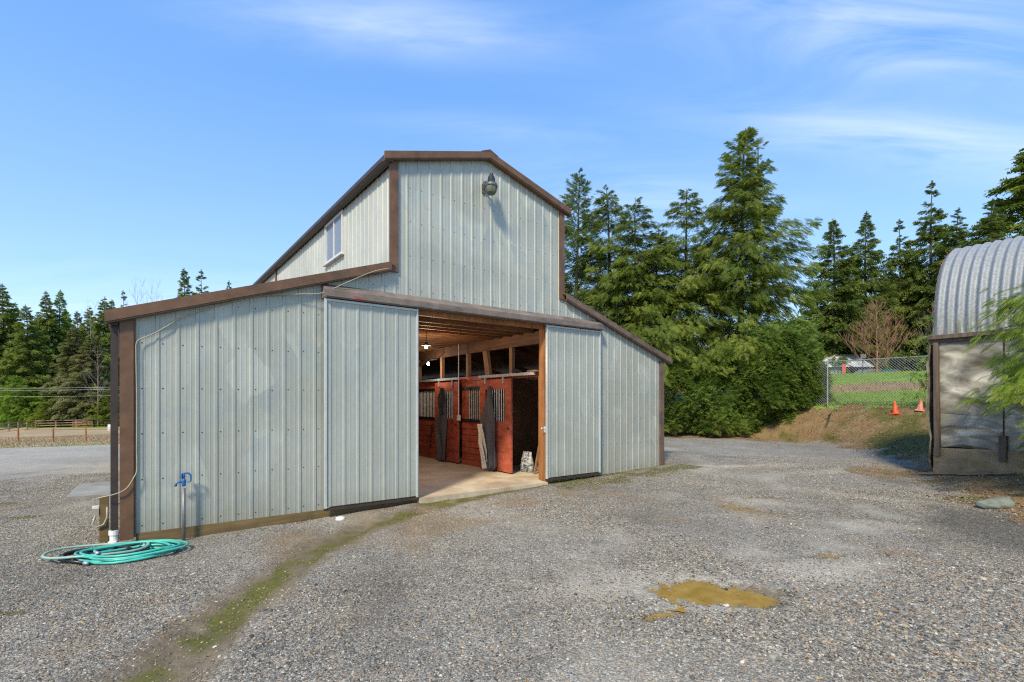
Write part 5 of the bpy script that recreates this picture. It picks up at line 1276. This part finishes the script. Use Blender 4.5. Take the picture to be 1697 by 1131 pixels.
def car(px_, Y, rz, paint, label, kind='hatch'):
    x = SHW(px_, Y); e = empty('parked_car', (x, Y, gz(x, Y, False)), rz, label, 'car', 'cars parked beyond the lawn')
    L, Wd = 4.2, 1.7
    lower = [(-2.1, .35), (-2.1, .75), (-1.95, .88), (-.9, .95), (1.2, .95), (2.0, .85), (2.1, .6), (2.08, .33), (1.7, .25), (-1.8, .25)]
    cab = [(-1.0, .94), (-.35, 1.42), (.9, 1.46), (1.65, 1.25), (1.95, .92)] if kind == 'hatch' else [(-.9, .94), (-.3, 1.5), (.55, 1.52), (.75, .94)]
    MB().prism(lower, 1, -Wd / 2, Wd / 2).build('body', paint, e, bevel=.05)
    MB().prism(cab, 1, -Wd / 2 + .12, Wd / 2 - .12).build('cabin', paint, e, bevel=.05)
    for sg in (-1, 1):
        y0, y1 = sorted((sg * (Wd / 2 - .125), sg * (Wd / 2 - .11)))
        MB().prism([(p[0] * .86, .98 + (p[1] - .94) * .82) for p in cab], 1, y0, y1).build('side_window', 'glass', e)
    p, q = cab[0], cab[1]
    MB().hexa([(p[0] - .01, -.62, p[1] + .06), (p[0] - .01, .62, p[1] + .06), (q[0] - .04, .55, q[1] - .05), (q[0] - .04, -.55, q[1] - .05), (p[0] + .03, -.62, p[1] + .06), (p[0] + .03, .62, p[1] + .06), (q[0], .55, q[1] - .05), (q[0], -.55, q[1] - .05)]).build('windscreen', 'glass', e)
    for wx in (-1.3, 1.3):
        for sg in (-1, 1):
            w_ = MB().lathe([(.20, -.09), (.32, -.09), (.33, -.05), (.33, .05), (.32, .09), (.20, .09)], (wx, sg * (Wd / 2 - .06), .33), 18, (0, 1, 0)).build('wheel', 'tyre', e, True)
            MB().lathe([(.19, -.092), (.19, .092)], (wx, sg * (Wd / 2 - .06), .33), 12, (0, 1, 0)).build('rim', 'galv', w_)
    for sg in (-1, 1): BX('headlight', (-2.12, sg * .6 - .17, .62), (-2.09, sg * .6 + .17, .74), 'vinyl', e)
car(1477, 57, R(200), 'teal_car', 'teal car parked before the bare red tree')
car(1522, 58.5, R(185), 'maroon', 'dark maroon pickup parked near the far rail fence', 'truck')
car(1447, 56, R(190), 'silver', 'grey car half hidden behind the grey outbuilding corner', 'hatch')
rfn = empty('rail_fence', (SHW(1490, 52), 52, gz(SHW(1490, 52), 52, False)), 0, 'low pale rail fence in front of the parked cars', 'fence')
Lr = SHW(1532, 52) - SHW(1490, 52)
for i in range(4): BX('post', (Lr * i / 3 - .05, -.05, -.1), (Lr * i / 3 + .05, .05, .95), 'rail', rfn)
for z in (.45, .85): BX('rail', (0, -.09, z), (Lr, -.055, z + .1), 'rail', rfn)
x = SHW(1538, 51); tag(MB().box((x - .35, 50.7, gz(x, 51, False) - .1), (x + .35, 51.3, gz(x, 51, False) + .85)).build('utility_box', 'white', bevel=.03), 'pale square utility box at the right end of the far rail fence', 'box')

# ------------------------------------------------------------------ paddock fences, wires, barrel on the left
def rail_fence(name, pts, hh, rails, mt, label, step_, pw=.05, rh=.11):
    P = [Vector((x, y, gz(x, y, False))) for x, y in pts]; e = empty(name, P[0], 0, label, 'fence'); posts = []
    for a, b in zip(P[:-1], P[1:]):
        L = (b - a).length; n = max(1, round(L / step_))
        for i in range(n): q = a.lerp(b, i / n); posts.append(Vector((q.x, q.y, gz(q.x, q.y, False))))
    posts.append(P[-1]); me = None
    for q in posts:
        q0 = q - P[0]
        if me is None: me = BX('post', (-pw, -pw, -.1), (pw, pw, hh), mt, e); me.location = q0
        else: c = me.copy(); C.objects.link(c); c.location = q0
    for a, b in zip(posts[:-1], posts[1:]):
        for z in rails: MB().bar(a - P[0] + Vector((0, -pw - .02, z)), b - P[0] + Vector((0, -pw - .02, z)), .035, rh, (0, 0, 1)).build('rail', mt, e)
    return e
nf = [(SHW(-60, 38), 38), (SHW(30, 38.5), 38.5), (SHW(88, 39), 39), (SHW(142, 40), 40), (SHW(230, 41), 41)]
rail_fence('paddock_fence', nf, 1.02, (.38, .92), 'rust', 'nearer rust brown paddock fence with thin posts and two rails', 2.6, .045, .05)
ff = [(SHW(-40, 64), 64), (SHW(-2, 67), 67), (SHW(59, 76), 76), (SHW(190, 80), 80), (SHW(260, 82), 82)]
rail_fence('paddock_fence', ff, 1.15, (.35, .7, 1.08), 'rail', 'farther wooden paddock fence with three rails before the young cedars', 2.7, .07, .13)
gt = empty('paddock_gate', (SHW(121, 76.4), 76.4, gz(SHW(121, 76.4), 76.4, False)), R(10), 'reddish metal gate in front of the far paddock fence', 'gate')
for z in (.1, .35, .6, .85): BX('gate_bar', (0, -.02, z), (2.6, .02, z + .05), 'rust', gt)
BX('gate_upright', (-.03, -.03, .0), (.03, .03, .95), 'rust', gt); BX('gate_upright', (2.57, -.03, .0), (2.63, .03, .95), 'rust', gt); MB().bar((0, -.04, .1), (2.6, -.04, .85), .04, .04).build('gate_brace', 'rust', gt)
x = SHW(183, 70); tag(MB().lathe([(.29, -.05), (.31, .05), (.31, .5), (.32, .52), (.31, .55), (.3, .8), (.05, .82)], (x, 70, gz(x, 70, False)), 14).build('barrel', 'white', None, True), 'white plastic barrel in the paddock beside the barn corner', 'barrel')
for i, (ya, za, lab) in enumerate([(641, 0, 'upper power line crossing before the left woods'), (644.5, 0, 'second power line just below the upper one'), (655, 0, 'thin third line sagging lower before the woods')]):
    Y = 77.; pts = []
    for k in range(25):
        x = -130 + k * 5.; pts.append((x, Y, H + (665 - ya) / 834 * Y + .0009 * (x + 75) ** 2 - .25))
    tag(MB().tube(pts, .020 - .005 * (i == 2), 4).build('power_line', 'cablepole'), lab, 'cable', 'power lines')
for x, lab in ((-130, 'wooden power pole far beyond the left edge'), (-10, 'wooden power pole standing behind the barn')):
    e = empty('power_pole', (x, 77.1, gz(x, 77.1, False)), 0, lab, 'pole')
    MB().tube([(0, 0, -.3), (0, 0, 9)], [.16, .11], 8).build('post', 'rail', e); BX('crossarm', (-.06, -.9, 8.2), (.06, .9, 8.35), 'rail', e)

# ------------------------------------------------------------------ grass and litter (stuff)
def blades(name, xs, ys, h0, h1, wd, mat, seed, flat=0.):
    rg = np.random.RandomState(seed); n = len(xs); z = hgt(xs, ys); a = rg.rand(n) * 6.28; hh = rg.uniform(h0, h1, n); le = rg.normal(0, .45, (n, 2)) * hh[:, None]
    dx, dy = np.cos(a) * wd / 2, np.sin(a) * wd / 2
    V = np.stack([np.stack([xs - dx, ys - dy, z - .01], 1), np.stack([xs + dx, ys + dy, z - .01], 1), np.stack([xs + le[:, 0], ys + le[:, 1], z + hh], 1)], 1).reshape(-1, 3)
    return tag(link(name, np_mesh(name, V, np.arange(3 * n).reshape(-1, 3), dict(tint=np.repeat(rg.rand(n), 3), tip=np.tile([0, 0, .8], n))), mat), kind='stuff')
MT['f_grass'] = foliage('lawn grass', (.08, .19, .016), (.20, .34, .035), (.38, .46, .08), .35)
MT['f_dry'] = foliage('dry grass', (.20, .13, .06), (.33, .23, .12), (.45, .35, .2), .2)
rgn = np.random.RandomState(12)
n = 90000; yy = 17 + 34 * rgn.rand(n) ** 1.3; xx = rgn.uniform(.42, .95, n) * yy; dc = sdist(xx, yy, CREST); k = (dc > -.25 + .4 * rgn.rand(n)) & (dc < 32)
isd = (dc + 1.2 * vnoise(xx, yy, .22) > 8.3) & (dc + 1.2 * vnoise(xx, yy, .22) < 13.6)
blades('lawn_grass', xx[k & ~isd], yy[k & ~isd], .03, .11, .035, MT['f_grass'], 1)
blades('dry_grass', xx[k & isd], yy[k & isd], .05, .22, .035, MT['f_dry'], 2)
n = 26000; xx = rgn.uniform(-46, -20, n); yy = rgn.uniform(29, 68, n); le_ = np.maximum((yy - 29) - 1.3 * (xx + 30), yy - 37.5); k = le_ > .2
blades('paddock_grass', xx[k], yy[k], .04, .16, .05, MT['f_dry'], 3)
# moss tufts along rut and on the bank
n = 60000; xx = rgn.uniform(-4, 16, n); yy = rgn.uniform(3, 20, n)
rd_ = sdist(xx, yy, RUT, False); dt = sdist(xx, yy, TOE); dc = sdist(xx, yy, CREST)
nn = vnoise(xx + 9, yy - 4, .8) * .6 + vnoise(xx, yy, .22) * .5
k = ((dt > .1) & (dc < 0) & (nn > .35)) | ((dt > .2) & (dc < 0) & (ell(xx, yy, 12.3, 16.0, 2.6, 1.2, .9) < .9))
MT['f_moss'] = foliage('moss', (.07, .065, .015), (.14, .135, .025), (.24, .215, .05), .2)
blades('moss', xx[k], yy[k], .01, .05, .03, MT['f_moss'], 4)
k = (rd_ < .30) & (vnoise(xx + 9, yy - 4, .8) * .5 + .25 * vnoise(xx, yy, .22) > -.15) & (rgn.rand(n) < .9 * (1 - rd_ / .3))
blades('moss', xx[k], yy[k], .004, .02, .02, MT['f_moss'], 5)
# fallen leaves and needles
n = 15000; yy = rgn.uniform(5.5, 22, n); xx = rgn.uniform(6.5, 15.5, n); dt = sdist(xx, yy, TOE) + .35 * vnoise(xx + 9, yy - 4, .8); dc = sdist(xx, yy, CREST); k = (dt > -.3 + .4 * rgn.rand(n)) & (dc < .3)
xx, yy = xx[k], yy[k]; n = len(xx); z = hgt(xx, yy) + .012; a = rgn.rand(n) * 6.28; s_ = rgn.uniform(.012, .04, n); tl = rgn.normal(0, .35, (n, 2)); ca, sa = np.cos(a), np.sin(a)
def lp(u, v): return np.stack([xx + s_ * (u * ca - v * sa), yy + s_ * (u * sa + v * ca), z + s_ * (u * tl[:, 0] + v * tl[:, 1]) + .006], 1)
V_ = np.stack([lp(-1, 0), lp(0, -.5), lp(1, 0), lp(0, .5)], 1).reshape(-1, 4 * 3).reshape(-1, 3)
MT['f_leaf'] = foliage('fallen leaves', (.07, .035, .018), (.22, .115, .055), (.46, .34, .22), .15)
tag(link('leaf_litter', np_mesh('leaf_litter', V_, np.arange(4 * n).reshape(-1, 4), dict(tint=np.repeat(rgn.rand(n), 4), tip=np.repeat(rgn.rand(n) ** 3, 4))), MT['f_leaf']), kind='stuff')
